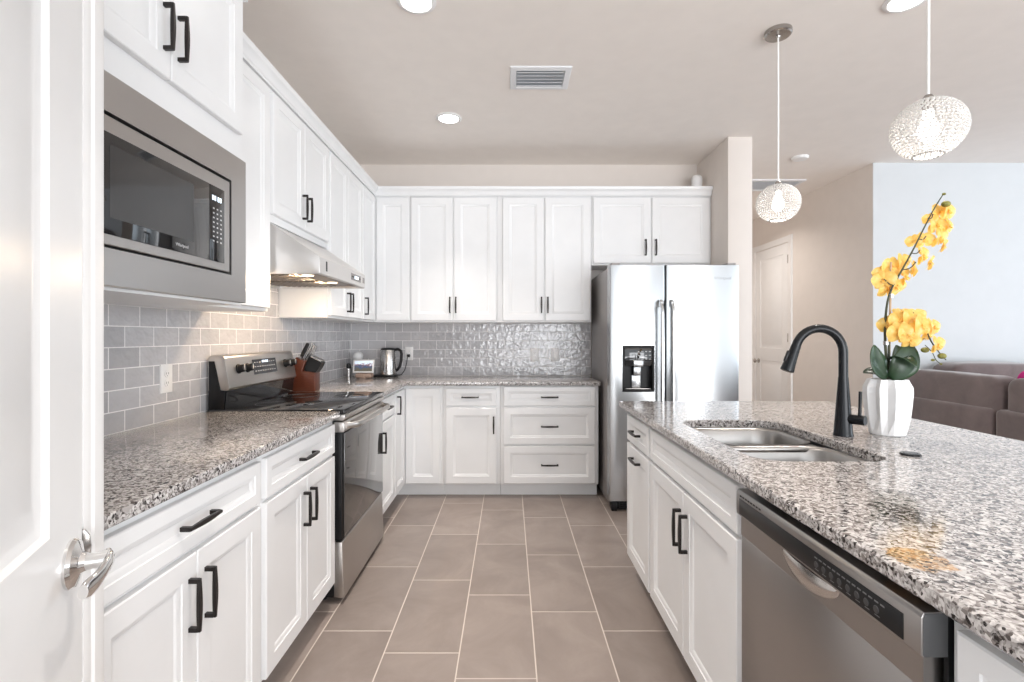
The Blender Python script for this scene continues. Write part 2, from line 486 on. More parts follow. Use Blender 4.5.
PD = bpy.data.objects.new('door_1', None); COL.objects.link(PD); PD['kind'] = 'structure'; PD.location = PT(0.05, 0, 0); PDO = PT(0.05, 0, 0)


def raised_panel(mb, u0, u1, z0, z1, T):
    rings = []
    for ins, n in ((0, 0), (0.006, -0.007), (0.018, -0.009), (0.022, -0.009), (0.055, -0.001), (0.058, 0.0)):
        rings.append([T(u0 + ins, z0 + ins, n), T(u1 - ins, z0 + ins, n), T(u1 - ins, z1 - ins, n), T(u0 + ins, z1 - ins, n)])
    return mb.loft(rings, cap0=False)


def panel_door(mb, u0, u1, z0, z1, panels, T, th=0.035, both=False):
    us = sorted({u0, u1} | {p[0] for p in panels} | {p[1] for p in panels}); zs = sorted({z0, z1} | {p[2] for p in panels} | {p[3] for p in panels})
    for i in range(len(us) - 1):
        for j in range(len(zs) - 1):
            cu, cz = (us[i] + us[i + 1]) / 2, (zs[j] + zs[j + 1]) / 2
            if any(p[0] < cu < p[1] and p[2] < cz < p[3] for p in panels): continue
            mb.add([T(us[i], zs[j], 0), T(us[i + 1], zs[j], 0), T(us[i + 1], zs[j + 1], 0), T(us[i], zs[j + 1], 0)], [(0, 1, 2, 3)])
    for p in panels: raised_panel(mb, *p, T)
    q = [T(a, b, n) for n in (0, -th) for a, b in ((u0, z0), (u1, z0), (u1, z1), (u0, z1))]
    mb.add(q, [(4, 5, 6, 7), (0, 1, 5, 4), (1, 2, 6, 5), (2, 3, 7, 6), (3, 0, 4, 7)])
    return mb


mb = panel_door(MB(), -0.72, 0.05, 0.012, 2.02, [(-0.595, -0.075, 0.995, 1.90), (-0.595, -0.075, 0.22, 0.79)], PT)
leafo = mb.build('door_panel', M['doorw'], PD, PDO)
hz = 0.93
mb = MB().lathe([(0.0, 0.0), (0.036, 0.0), (0.0365, 0.004), (0.033, 0.009), (0.016, 0.014), (0.013, 0.02)], PT(0, hz, 0), 32, PN)
ro = mb.build('rose', M['chrome'], PD, PDO)
mb = MB().tube([PT(0, hz, 0.010), PT(0, hz, 0.030), PT(0.001, hz, 0.046)], [0.0130, 0.0118, 0.0135], 20)
arm = [(0.010, 0.001, 0.044, 0.012), (-0.004, 0.001, 0.049, 0.0125), (-0.022, -0.001, 0.050, 0.0115), (-0.045, -0.006, 0.048, 0.0115), (-0.064, -0.010, 0.045, 0.0135), (-0.080, -0.010, 0.042, 0.0135), (-0.090, -0.009, 0.040, 0.010)]
rings = []
for u_, z_, n_, w_ in arm:
    p = PT(u_, hz + z_, n_); b_ = 0.0062
    rings.append([p + Vector((0, 0, 1)) * w_ * math.cos(t) + PN * b_ * math.sin(t) for t in [2 * math.pi * i / 16 for i in range(16)]])
mb.loft(rings)
mb.build('lever_handle', M['chrome'], PD, PDO)
mb = MB().prism([(-0.008, 0.898), (0.006, 0.900), (0.010, 0.915), (0.011, 0.935), (0.009, 0.952), (0.003, 0.962), (-0.008, 0.963)], lambda a, b, t: PT(t, b, a), 0.0525, 0.0565, 0.0008)
mb.build('strike_plate', M['nickel'], PD, PDO)

# hall door on the side wall beyond the fridge


def HT(u, z, n): return Vector((3.255 - n, u, z))


HD = bpy.data.objects.new('door_2', None); COL.objects.link(HD); HD['kind'] = 'structure'; HD.location = (3.255, 5.9, 0); HDO = (3.255, 5.9, 0)
panel_door(MB(), 5.86, 6.62, 0.012, 2.36, [(5.97, 6.51, 1.12, 2.24), (5.97, 6.51, 0.24, 0.96)], lambda u, z, n: HT(u, z, n + 0.006), th=0.005).build('door_panel', M['doorw'], HD, HDO)
MB().lathe([(0.0, 0.0), (0.03, 0.0), (0.03, 0.006), (0.011, 0.012), (0.011, 0.035), (0.026, 0.045), (0.028, 0.055), (0.02, 0.066), (0.0, 0.068)], HT(6.55, 0.95, 0.006), 24, (-1, 0, 0)).build('knob', M['nickel'], HD, HDO)
for z in (0.3, 1.2, 2.12):
    MB().box(3.243, 5.852, z, 3.251, 5.868, z + 0.1, 0.002).build('hinge', M['nickel'], HD, HDO)
mb = MB()
mb.prism([(5.852 - u, n) for u, n in [(0, 0), (0, 0.010), (0.02, 0.014), (0.07, 0.018), (0.075, 0)]], lambda a, b, t: HT(a, t, b), 0, 2.443)
mb.prism([(6.628 + u, n) for u, n in [(0, 0), (0, 0.010), (0.02, 0.014), (0.07, 0.018), (0.075, 0)]], lambda a, b, t: HT(a, t, b), 0, 2.443)
mb.prism([(2.368 + u, n) for u, n in [(0, 0), (0, 0.010), (0.02, 0.014), (0.07, 0.018), (0.075, 0)]], lambda a, b, t: HT(t, a, b), 5.777, 6.703)
struct('trim_2', mb, M['trimw'])

# ------------------------------------------------------------------ cabinet kit
class Face:
    """a cabinet run seen from its front: u along the run, z up, n out from the carcass face"""
    def __init__(s, fn, sgn): s.fn = fn; s.sgn = sgn

    def __call__(s, u, z, n): return Vector(s.fn(u, z, n))


LB = Face(lambda u, z, n: (-0.835 + n, u, z), 1)       # left base run
BB = Face(lambda u, z, n: (u, 3.955 - n, z), 1)        # back base run
IB = Face(lambda u, z, n: (0.645 - n, u, z), 1)        # island run
LU = Face(lambda u, z, n: (-1.14 + n, u, z), 1)        # left wall cabinets
BU = Face(lambda u, z, n: (u, 4.24 - n, z), 1)         # back wall cabinets
MU = Face(lambda u, z, n: (-1.01 + n, u, z), 1)        # deeper microwave cabinet
TH = 0.02


def fbox(mb, T, u0, u1, z0, z1, n0, n1, bev=0.0):
    return mb.prism([(u0, z0), (u1, z0), (u1, z1), (u0, z1)], lambda a, b, t: T(a, b, t), n0, n1, bev)


def front(T, u0, u1, z0, z1, fw):
    rings = []
    for ins, n in ((0, 0.001), (0, TH - 0.003), (0.003, TH), (fw, TH), (fw + 0.002, TH - 0.003), (fw + 0.010, TH - 0.005), (fw + 0.018, TH - 0.011), (fw + 0.0185, TH - 0.011)):
        rings.append([T(u0 + ins, z0 + ins, n), T(u1 - ins, z0 + ins, n), T(u1 - ins, z1 - ins, n), T(u0 + ins, z1 - ins, n)])
    return MB().loft(rings)


def pull(T, u, z, L=0.135, vertical=True):
    mb = MB(); n0 = TH - 0.0005
    q = (lambda a, w, n: T(u + w, z + a, n)) if vertical else (lambda a, w, n: T(u + a, z + w, n))
    for sg in (-1, 1):
        a = sg * (L / 2 - 0.0055)
        mb.loft([[q(a - 0.0055, -0.0055, n), q(a + 0.0055, -0.0055, n), q(a + 0.0055, 0.0055, n), q(a - 0.0055, 0.0055, n)] for n in (n0, n0 + 0.024)])
    rings = []
    for k in range(9):
        t = k / 8; a = -L / 2 + L * t; s = math.sin(math.pi * t) ** 1.2; w = 0.0045 + 0.0022 * s; d0 = n0 + 0.0220; d1 = n0 + 0.0300 + 0.002 * s
        rings.append([q(a, -w, d0), q(a, w, d0), q(a, w, d1 - 0.002), q(a, w - 0.002, d1), q(a, -w + 0.002, d1), q(a, -w, d1 - 0.002)])
    mb.loft(rings)
    return mb


def cabinet(name, T, u0, u1, z0, z1, depth, label, cat, doors=(), drawers=(), toe=True, hollow=False, body=None, loc=None, group=None, end=None):
    t = Thing(name, loc or T((u0 + u1) / 2, 0 if toe else z0, -depth / 2), label, cat, group)
    mb = body
    if mb is None:
        mb = MB()
        if hollow:
            for a, b in ((u0, u0 + 0.018), (u1 - 0.018, u1)): fbox(mb, T, a, b, z0, z1, -depth, -0.018)
            fbox(mb, T, u0 + 0.018, u1 - 0.018, z0, z0 + 0.018, -depth, -0.018)
            fbox(mb, T, u0, u1, z0, z1, -0.018, 0)
            fbox(mb, T, u0 + 0.018, u1 - 0.018, z0 + 0.018, z1, -depth, -depth + 0.01)
        else:
            fbox(mb, T, u0, u1, z0, z1, -depth, 0, 0.0015)
    t.part('body', mb, M['cab'])
    if toe:
        t.part('toe_kick', fbox(MB(), T, u0, u1, 0.0, z0, -depth, -0.075), M['cab'])
    for (a, b, c, d, fw, h) in doors:
        o = t.part('door', front(T, a, b, c, d, fw), M['cab'])
        if h: t.part('handle', pull(T, h[0], h[1], h[2] if len(h) > 2 else 0.135, True if len(h) < 4 else h[3]), M['dark'], o)
    for (a, b, c, d, fw, h) in drawers:
        o = t.part('drawer', front(T, a, b, c, d, fw), M['cab'])
        if h: t.part('handle', pull(T, h[0], h[1], h[2] if len(h) > 2 else 0.135, False), M['dark'], o)
    return t


ZB, ZT = 0.105, 0.883          # carcass of the base cabinets
DZ0, DZ1, WZ0, WZ1 = 0.115, 0.708, 0.724, 0.858
SW = 0.057                     # stile width

# left base run
cabinet('base_cabinet', LB, 0.955, 1.664, ZB, ZT, 0.60, 'white base cabinet nearest the chrome-handled white door, under the left granite counter', 'cabinet',
        doors=[(0.972, 1.312, DZ0, DZ1, SW, (1.282, 0.584)), (1.316, 1.652, DZ0, DZ1, SW, (1.350, 0.584))],
        drawers=[(0.972, 1.652, WZ0, WZ1, 0.036, (1.312, 0.79))])
cabinet('base_cabinet', LB, 1.666, 2.374, ZB, ZT, 0.60, 'white base cabinet touching the near side of the black stainless range', 'cabinet',
        doors=[(1.690, 2.026, DZ0, DZ1, SW, (1.996, 0.584)), (2.030, 2.352, DZ0, DZ1, SW, (2.062, 0.584))],
        drawers=[(1.690, 2.352, WZ0, WZ1, 0.036, (2.02, 0.79))])
cabinet('base_cabinet', LB, 3.150, 3.598, ZB, ZT, 0.60, 'narrow white base cabinet between the range and the corner cabinet', 'cabinet',
        doors=[(3.162, 3.582, DZ0, DZ1, SW, (3.222, 0.584))], drawers=[(3.162, 3.582, WZ0, WZ1, 0.036, (3.37, 0.79))])
# corner base cabinet, L-shaped
poly = [(-1.435, 3.602), (-0.835, 3.602), (-0.835, 3.955), (-0.522, 3.955), (-0.522, 4.535), (-1.435, 4.535)]
toe = [(-1.435, 3.602), (-0.910, 3.602), (-0.910, 4.03), (-0.522, 4.03), (-0.522, 4.535), (-1.435, 4.535)]
flat = lambda a, b, t: (a, b, t)
cc = Thing('corner_base_cabinet', (-1.1, 4.2, 0), 'white L-shaped corner base cabinet with one handle, under the kettle', 'cabinet')
cc.part('body', MB().prism(poly, flat, ZB, ZT), M['cab']); cc.part('toe_kick', MB().prism(toe, flat, 0, ZB), M['cab'])
d = cc.part('door', front(LB, 3.606, 3.931, DZ0, WZ1, SW), M['cab']); cc.part('handle', pull(LB, 3.66, 0.765), M['dark'], d)
cc.part('door', front(BB, -0.812, -0.542, DZ0, WZ1, SW), M['cab'])
# back base run
cabinet('base_cabinet', BB, -0.520, -0.072, ZB, ZT, 0.58, 'white base cabinet with one drawer over one door, left of the three-drawer cabinet', 'cabinet',
        doors=[(-0.497, -0.100, DZ0, DZ1, SW, (-0.122, 0.575))], drawers=[(-0.497, -0.100, WZ0, WZ1, 0.036, (-0.305, 0.792))])
cabinet('drawer_cabinet', BB, -0.070, 0.700, ZB, ZT, 0.58, 'white cabinet of three wide drawers beside the fridge', 'cabinet',
        drawers=[(-0.044, 0.672, WZ0, 0.872, 0.036, (0.315, 0.792)), (-0.044, 0.672, 0.422, 0.708, 0.052, (0.315, 0.563)), (-0.044, 0.672, 0.115, 0.408, 0.052, (0.315, 0.262))])

# island run
cabinet('island_cabinet', IB, 2.252, 2.690, ZB, ZT, 0.58, 'narrow white island cabinet with a drawer, at the fridge end', 'cabinet',
        doors=[(2.262, 2.672, DZ0, DZ1, SW, (2.467, 0.655, 0.135, False))], drawers=[(2.262, 2.672, WZ0, WZ1, 0.036, (2.467, 0.79))])
cabinet('sink_cabinet', IB, 1.337, 2.250, ZB, ZT, 0.58, 'white double-door sink cabinet beside the dishwasher', 'cabinet',
        doors=[(1.385, 1.806, DZ0, DZ1, SW, (1.770, 0.572)), (1.812, 2.236, DZ0, DZ1, SW, (1.836, 0.572))],
        drawers=[(1.385, 2.236, WZ0, WZ1, 0.036, None)], hollow=True)
cabinet('island_cabinet', IB, -0.05, 0.730, ZB, ZT, 0.58, 'white island cabinet at the near side of the dishwasher, mostly cut off by the frame', 'cabinet',
        doors=[(0.345, 0.705, DZ0, DZ1, SW, None), (-0.03, 0.335, DZ0, DZ1, SW, None)], drawers=[(-0.03, 0.705, WZ0, WZ1, 0.036, None)])
ip = MB().box(1.232, -0.05, 0.0, 1.25, 2.69, ZT, 0.002)
tag(ip.build('island_back_panel', M['cab']), 'white panel closing the living room side of the island', 'panel')

# wall cabinets: left
UZ0, UZ1 = 1.385, 2.45
D0, D1 = 1.400, 2.432
cabinet('wall_cabinet', LU, 1.895, 2.374, UZ0, UZ1, 0.305, 'narrow white wall cabinet between the microwave and the range hood', 'cabinet',
        doors=[(1.910, 2.358, D0, D1, SW, None)], toe=False)
cabinet('wall_cabinet', LU, 2.376, 3.144, 1.815, UZ1, 0.305, 'short white wall cabinet directly over the range hood', 'cabinet',
        doors=[(2.392, 2.757, 1.852, D1, SW, (2.728, 1.968)), (2.762, 3.128, 1.852, D1, SW, (2.792, 1.968))], toe=False)
cabinet('wall_cabinet', LU, 3.146, 3.862, UZ0, UZ1, 0.305, 'white double wall cabinet left of the corner wall cabinet, beyond the range hood', 'cabinet',
        doors=[(3.160, 3.502, D0, D1, SW, (3.475, 1.502)), (3.506, 3.850, D0, D1, SW, (3.533, 1.502))], toe=False)
poly = [(-1.445, 3.864), (-1.14, 3.864), (-1.14, 4.24), (-0.832, 4.24), (-0.832, 4.545), (-1.445, 4.545)]
cu = Thing('corner_wall_cabinet', (-1.2, 4.3, UZ0), 'white corner wall cabinet above the kettle and screen', 'cabinet')
cu.part('body', MB().prism(poly, flat, UZ0, UZ1), M['cab'])
d = cu.part('door', front(LU, 3.868, 4.218, D0, D1, SW), M['cab']); cu.part('handle', pull(LU, 3.905, 1.502), M['dark'], d)
cu.part('door', front(BU, -1.117, -0.842, D0, D1, SW), M['cab'])
# wall cabinets: back
cabinet('wall_cabinet', BU, -0.830, -0.104, UZ0, UZ1, 0.305, 'white double wall cabinet on the back wall, nearer the corner', 'cabinet',
        doors=[(-0.825, -0.476, D0, D1, SW, (-0.497, 1.53)), (-0.464, -0.110, D0, D1, SW, (-0.447, 1.53))], toe=False)
cabinet('wall_cabinet', BU, -0.102, 0.690, UZ0, UZ1, 0.305, 'white double wall cabinet on the back wall, nearer the fridge', 'cabinet',
        doors=[(-0.055, 0.289, D0, D1, SW, (0.270, 1.53)), (0.301, 0.678, D0, D1, SW, (0.323, 1.53))], toe=False)
cabinet('wall_cabinet', BU, 0.692, 1.697, 1.866, UZ1, 0.305, 'white double-door cabinet over the fridge', 'cabinet',
        doors=[(0.706, 1.186, 1.882, D1, SW, (1.142, 2.012)), (1.200, 1.680, 1.882, D1, SW, (1.228, 2.012))], toe=False)

# microwave cabinet with an opening for the appliance
mb = MB()
mb.box(-1.440, 1.06, 1.385, -1.01, 1.125, 2.54).box(-1.440, 1.835, 1.385, -1.01, 1.892, 2.54)
mb.box(-1.440, 1.125, 1.385, -1.01, 1.835, 1.435).box(-1.440, 1.125, 1.885, -1.01, 1.835, 2.54).box(-1.440, 1.125, 1.435, -1.43, 1.835, 1.885)
mc = cabinet('microwave_cabinet', MU, 1.06, 1.892, 1.385, 2.54, 0.435, 'deep white cabinet holding the built-in microwave', 'cabinet', body=mb, toe=False,
             doors=[(1.075, 1.472, 2.018, 2.525, SW, (1.443, 2.158)), (1.476, 1.872, 2.018, 2.525, SW, (1.506, 2.158))])

# crown moulding along all the wall cabinets
path = [(-1.14, 1.893), (-1.14, 4.24), (1.697, 4.24)]


def offset_path(path, d):
    out = []
    for i, p in enumerate(path):
        p = Vector(p); ns = []
        for a, b in ((i - 1, i), (i, i + 1)):
            if a >= 0 and b < len(path):
                q = (Vector(path[b]) - Vector(path[a])).normalized(); ns.append(Vector((q.y, -q.x)))
        if len(ns) == 1: out.append(p + ns[0] * d)
        else:
            m = (ns[0] + ns[1]).normalized(); out.append(p + m * (d / max(0.2, m.dot(ns[0]))))
    return out


prof = [(-0.05, 2.452), (0.004, 2.452), (0.022, 2.440), (0.026, 2.446), (0.026, 2.456), (0.034, 2.462), (0.040, 2.476), (0.052, 2.488), (0.066, 2.496), (0.070, 2.502), (0.070, 2.520), (0.060, 2.520), (-0.05, 2.520)]
prof[1:3] = [(0.0, 2.451), (0.022, 2.451)]
prof = [(d * 0.68 if d > 0 else d, z) for d, z in prof]
cols = [offset_path(path, d) for d, z in prof]
rings = [[(cols[j][i].x, cols[j][i].y, prof[j][1]) for j in range(len(prof))] for i in range(len(path))]
struct('trim_3', MB().loft(rings), M['cab'], angle=25)
path = [(-1.01, 1.06), (-1.01, 1.892), (-1.40, 1.892)]
cols = [offset_path(path, d) for d, z in prof]
struct('trim_4', MB().loft([[(cols[j][i].x, cols[j][i].y, prof[j][1] + 0.091) for j in range(len(prof))] for i in range(len(path))]), M['cab'], angle=25)

# ------------------------------------------------------------------ countertops
SL0, SL1 = 0.884, 0.914
def slab(poly):
    return MB().prism(poly, flat, SL0, SL1, 0.004, 3)
o = slab([(-1.44, 0.945), (-0.80, 0.945), (-0.80, 2.378), (-1.44, 2.378)]).build('countertop', M['granite'])
tag(o, 'speckled granite counter at the left, in front of the range', 'countertop')
o = slab([(-1.44, 3.147), (-0.80, 3.147), (-0.80, 3.91), (0.709, 3.91), (0.709, 4.54), (-1.44, 4.54)]).build('countertop', M['granite'])
tag(o, 'L-shaped granite counter running from the range round the corner to the fridge', 'countertop')


def rrect(x0, x1, y0, y1, r, k=7):
    pts = []
    for cx, cy, a0 in ((x1 - r, y1 - r, 0), (x0 + r, y1 - r, 90), (x0 + r, y0 + r, 180), (x1 - r, y0 + r, 270)):
        for i in range(k): 
            a = math.radians(a0 + 90 * i / (k - 1)); pts.append((cx + r * math.cos(a), cy + r * math.sin(a)))
    return pts


IX0, IX1, IY0, IY1 = 0.600, 1.745, -0.12, 2.755
HX0, HX1, HY0, HY1 = 0.712, 1.112, 1.43, 2.13
k = 7; inner = rrect(HX0, HX1, HY0, HY1, 0.085, k)
b = 0.004
def outer_ring(x0, x1, y0, y1):
    out = []
    for ci, (cx, cy) in enumerate(((x1, y1), (x0, y1), (x0, y0), (x1, y0))):
        arc = inner[ci * k:(ci + 1) * k]; m = k // 2
        e0 = (cx, arc[0][1]) if ci in (0, 2) else (arc[0][0], cy)
        e1 = (arc[-1][0], cy) if ci in (0, 2) else (cx, arc[-1][1])
        for i in range(k):
            if i <= m: t = i / m; out.append((e0[0] + (cx - e0[0]) * t, e0[1] + (cy - e0[1]) * t))
            else: t = (i - m) / (k - 1 - m); out.append((cx + (e1[0] - cx) * t, cy + (e1[1] - cy) * t))
    return out
o0 = outer_ring(IX0, IX1, IY0, IY1); o1 = outer_ring(IX0 + b, IX1 - b, IY0 + b, IY1 - b)
in1 = rrect(HX0 - 0.003, HX1 + 0.003, HY0 - 0.003, HY1 + 0.003, 0.088, k)
L3 = lambda r, z: [(x, y, z) for x, y in r]
rings = [L3(inner, SL0), L3(inner, SL1 - 0.003), L3(in1, SL1), L3(o1, SL1), L3(o0, SL1 - b), L3(o0, SL0 + b), L3(o1, SL0), L3(inner, SL0)]
o = MB().loft(rings, False, False).build('countertop', M['granite'], angle=30)
tag(o, 'large speckled granite island top with the sink cut into it', 'countertop')

# sink
sk = Thing('kitchen_sink', (0.91, 1.78, 0.70), 'double-bowl stainless steel sink set into the granite island', 'sink')
for y0, y1 in ((1.445, 1.765), (1.800, 2.115)):
    x0, x1 = 0.728, 1.097
    rings = []
    for ins, z, r in ((-0.012, 0.8835, 0.09), (0.0, 0.8825, 0.085), (0.006, 0.874, 0.08), (0.014, 0.80, 0.075), (0.020, 0.735, 0.07), (0.034, 0.712, 0.06), (0.075, 0.702, 0.04)):
        rings.append(L3(rrect(x0 + ins, x1 - ins, y0 + ins, y1 - ins, r, 8), z))
    bw = sk.part('bowl', MB().loft(rings, False, True), M['sinks'], recalc=False, angle=50)
    sk.part('drain', MB().lathe([(0.0, 0.004), (0.03, 0.004), (0.043, 0.006), (0.045, 0.0)], ((x0 + x1) / 2, (y0 + y1) / 2, 0.702), 24), M['chrome'], bw)
rings = [L3(rrect(0.690, 1.135, 1.405, 2.155, 0.09, 7), 0.8832), L3(rrect(0.716, 1.109, 1.433, 2.127, 0.09, 7), 0.8832), L3(rrect(0.718, 1.107, 1.435, 2.125, 0.09, 7), 0.882)]
mb = MB().box(0.735, 1.752, 0.862, 1.092, 1.812, 0.8815, 0.008)
sk.part('divider', mb, M['sinks'])

# faucet
fx, fy, fz = 1.195, 1.80, SL1
fa = Thing('faucet', (fx, fy, fz), 'matte black gooseneck faucet with a side lever, behind the sink', 'faucet')
fa.part('body', MB().lathe([(0.0, 0), (0.0315, 0), (0.0315, 0.006), (0.030, 0.010), (0.0255, 0.075), (0.0185, 0.17), (0.0162, 0.205), (0.0162, 0.208)], (fx, fy, fz), 36), M['black'])
R = 0.086; top = fz + 0.208; zc = fz + 0.297
pts = [(fx, fy, top - 0.004), (fx, fy, top + 0.03), (fx, fy, zc - 0.02)]
for i in range(17):
    a = math.pi * i / 16 * 0.915; pts.append((fx - R + R * math.cos(a), fy, zc + R * math.sin(a)))
fa.part('spout', MB().tube(pts, 0.0150, 24), M['black'])
p1 = Vector(pts[-1]); dr = (p1 - Vector(pts[-2])).normalized()
sh = fa.part('spray_head', MB().lathe([(0.0, -0.002), (0.0158, -0.002), (0.0162, 0.01), (0.0185, 0.05), (0.0225, 0.088), (0.0225, 0.094), (0.017, 0.096), (0.0, 0.096)], p1, 28, dr), M['black'])
side = Vector((-dr.z * -1, 0, dr.x * -1))
mb = MB().box(-0.008, -0.006, 0.02, 0.006, 0.006, 0.062, 0.004)
R3 = Matrix.Translation(p1) @ dr.to_track_quat('Z', 'Y').to_matrix().to_4x4()
bt = MB(); 
for v in mb.v: pass
bt.add([R3 @ (Vector(v) + Vector((0.0, 0.0, 0.0))) for v in mb.v], mb.f)
out = Vector((-1, 0, 0.15)).normalized() * 0.0175
bt.v = [tuple(Vector(v) + out) for v in bt.v]
fa.part('button', bt, M['blackp'], sh)
hdir = Vector((0.55, -0.835, 0)).normalized(); hb = Vector((fx, fy, fz + 0.062))
hd = fa.part('handle', MB().lathe([(0.0, 0.01), (0.0165, 0.012), (0.0172, 0.02), (0.0172, 0.066), (0.0160, 0.070), (0.0, 0.0705)], hb, 28, hdir), M['black'])
lp = hb + hdir * 0.052
fa.part('lever', MB().tube([lp + Vector((0, 0, 0.008)), lp + Vector((0.001, 0, 0.05)), lp + Vector((0.002, -0.001, 0.100))], [0.0058, 0.0052, 0.0056], 14), M['black'], hd)

# air switch button by the sink
o = MB().lathe([(0.0, 0), (0.027, 0.0), (0.027, 0.003), (0.024, 0.006), (0.0180, 0.006), (0.0175, 0.004), (0.0162, 0.004), (0.016, 0.0065), (0.0, 0.0065)], (1.20, 1.505, SL1), 32).build('sink_button', M['black'])
o.data.transform(Matrix.Translation((-1.20, -1.505, -SL1))); o.location = (1.20, 1.505, SL1)
tag(o, 'round black button cap lying flat on the granite island', 'button')

# ------------------------------------------------------------------ dishwasher
XD = 0.602
dw = Thing('dishwasher', (0.93, 1.06, 0.0), 'stainless steel dishwasher built into the island', 'dishwasher')
dw.part('body', MB().box(0.66, 0.742, 0.10, 1.22, 1.332, 0.862), M['steels'])
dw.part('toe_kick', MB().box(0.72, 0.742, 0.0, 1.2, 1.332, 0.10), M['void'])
dw.part('side_seal', MB().box(0.640, 0.7335, 0.11, 0.66, 0.741, 0.868), M['blackp'])
def DT(u, z, n): return Vector((XD + 0.012 - n, u, z))
# door skin with the pocket handle pressed into it
dd = MB(); fbox(dd, DT, 0.746, 1.331, 0.115, 0.745, -0.045, 0, 0.003)
ov = lambda rx, rz, n, cz: [DT(1.03 + rx * math.cos(t), cz + rz * math.sin(t), n) for t in [2 * math.pi * i / 32 for i in range(32)]]
dd2 = MB()
door = dw.part('door', dd, M['steeld'])
# upper strip of the door, in which the pocket sits
us = MB()
P0, P1 = 0.935, 1.125
fbox(us, DT, 0.746, 1.331, 0.745, 0.800, -0.045, 0)
dw.part('door_top', us, M['steeld'], door)
us = MB(); rings = []
for i in range(25):
    t = i / 24; q = math.sin(math.pi * t) ** 0.6; u = P0 - 0.004 + (P1 - P0 + 0.008) * t; zb = 0.800 - 0.050 * q - 0.002
    rings.append([DT(u, z, n) for z, n in ((0.799, 0.012 * q + 0.001), (0.799 - 0.020 * q, 0.017 * q + 0.001), (0.799 - 0.040 * q, 0.012 * q + 0.001), (zb, 0.0005), (zb + 0.001, -0.003), (0.799 - 0.040 * q, 0.006 * q - 0.002), (0.799 - 0.02 * q, 0.010 * q - 0.002), (0.799, 0.006 * q - 0.002))])
us.loft(rings)
dw.part('pocket_handle', us, M['nickelp'], door)
fas = MB().prism([(XD + 0.055, 0.800), (XD + 0.002, 0.800), (XD, 0.803), (XD, 0.858), (XD + 0.004, 0.866), (XD + 0.055, 0.868)], lambda a, b, t: (a, t, b), 0.735, 1.334, 0.0015)
fo = dw.part('control_fascia', fas, M['steeld'])
dw.part('end_shade', MB().prism([(XD + 0.055, 0.801), (XD + 0.004, 0.801), (XD + 0.002, 0.804), (XD + 0.002, 0.857), (XD + 0.005, 0.864), (XD + 0.055, 0.866)], lambda a, b, t: (a, t, b), 0.7337, 0.7349, 0.0004), M['endshade'], fo, label='dark sheet painting shade on the fascia end')  # thin dark sheet: shade on the steel fascia end put into colour
ins = MB()
ins.prism([(0.768, 0.806), (1.315, 0.806), (1.315, 0.846), (0.768, 0.846)], lambda a, b, t: (t, a, b), XD - 0.0012, XD + 0.001, 0.0005)
dw.part('control_panel', ins, M['panelb'], fo)
sl = MB()
for i in range(8): sl.prism([(1.312 - i * 0.014, 0.8515), (1.303 - i * 0.014, 0.8515), (1.303 - i * 0.014, 0.855), (1.312 - i * 0.014, 0.855)], lambda a, b, t: (t, a, b), XD - 0.0008, XD + 0.001)
dw.part('vent_slots', sl, M['void'], fo)
bt = MB()
for i in range(8):
    u = 0.985 - i * 0.023
    bt.lathe([(0.0, 0), (0.0065, 0), (0.006, 0.0008), (0.0, 0.0009)], (XD - 0.0012, u, 0.822), 16, (-1, 0, 0))
dw.part('buttons', bt, M['btn'], fo)
mk = MB()
for i in range(14):
    u = 0.99 - i * 0.0135; mk.box(XD - 0.0016, u, 0.834, XD - 0.001, u - 0.009, 0.8365)
for i in range(8):
    u = 0.988 - i * 0.023; mk.box(XD - 0.0016, u, 0.8125, XD - 0.001, u - 0.011, 0.8140)
dw.part('printed_marks', mk, M['dimmark'], fo)

# ------------------------------------------------------------------ range
rg = Thing('range', (-1.1, 2.763, 0), 'black and stainless slide-in electric range with a glass cooktop', 'stove')
RY0, RY1 = 2.384, 3.140
rg.part('body', MB().box(-1.43, RY0, 0.03, -0.832, RY1, 0.898, 0.002), M['blackp'])
for x in (-1.38, -0.90):
    for y in (RY0 + 0.05, RY1 - 0.05): rg.part('foot', MB().cyl((x, y, 0), (x, y, 0.03), 0.018, n=12), M['blackp'])
rg.part('cooktop', MB().box(-1.43, RY0 - 0.003, 0.899, -0.782, RY1 + 0.003, 0.922, 0.004), M['glassb'])
for x, y, r in ((-1.22, 2.58, 0.075), (-1.22, 2.95, 0.095), (-0.94, 2.58, 0.115), (-0.94, 2.95, 0.085)):
    el = MB().lathe([(r - 0.0015, 0.0), (r + 0.0015, 0.0), (r + 0.0015, 0.0004), (r - 0.0015, 0.0004), (r - 0.0015, 0)], (x, y, 0.9221), 40, cap0=False, cap1=False)
    rg.part('element_ring', el, M['ring'])
rg.part('front_trim', MB().prism([(-0.832, 0.868), (-0.788, 0.868), (-0.780, 0.880), (-0.780, 0.897), (-0.832, 0.897)], lambda a, b, t: (a, t, b), RY0, RY1, 0.002), M['steelr'])
# backguard
bgp = [(-1.431, 1.010), (-1.431, 1.160), (-1.425, 1.172), (-1.413, 1.178), (-1.371, 1.178), (-1.359, 1.174), (-1.353, 1.164), (-1.328, 1.022), (-1.335, 1.010)]
bkg = rg.part('backguard', MB().prism(bgp, lambda a, b, t: (a, t, b), RY0 + 0.004, RY1 - 0.004, 0.002), M['steelr'])
rg.part('backguard_end', MB().prism([(-1.425, 0.923), (-1.425, 1.150), (-1.400, 1.150), (-1.370, 1.012), (-1.347, 1.009), (-1.355, 0.923)], lambda a, b, t: (a, t, b), RY0 + 0.0, RY0 + 0.0055, 0.001), M['blackp'], bkg)
rg.part('backguard_glass', MB().prism([(-1.431, 0.923), (-1.431, 1.009), (-1.341, 1.009), (-1.351, 0.923)], lambda a, b, t: (a, t, b), RY0 + 0.008, RY1 - 0.008), M['glassb'], bkg)
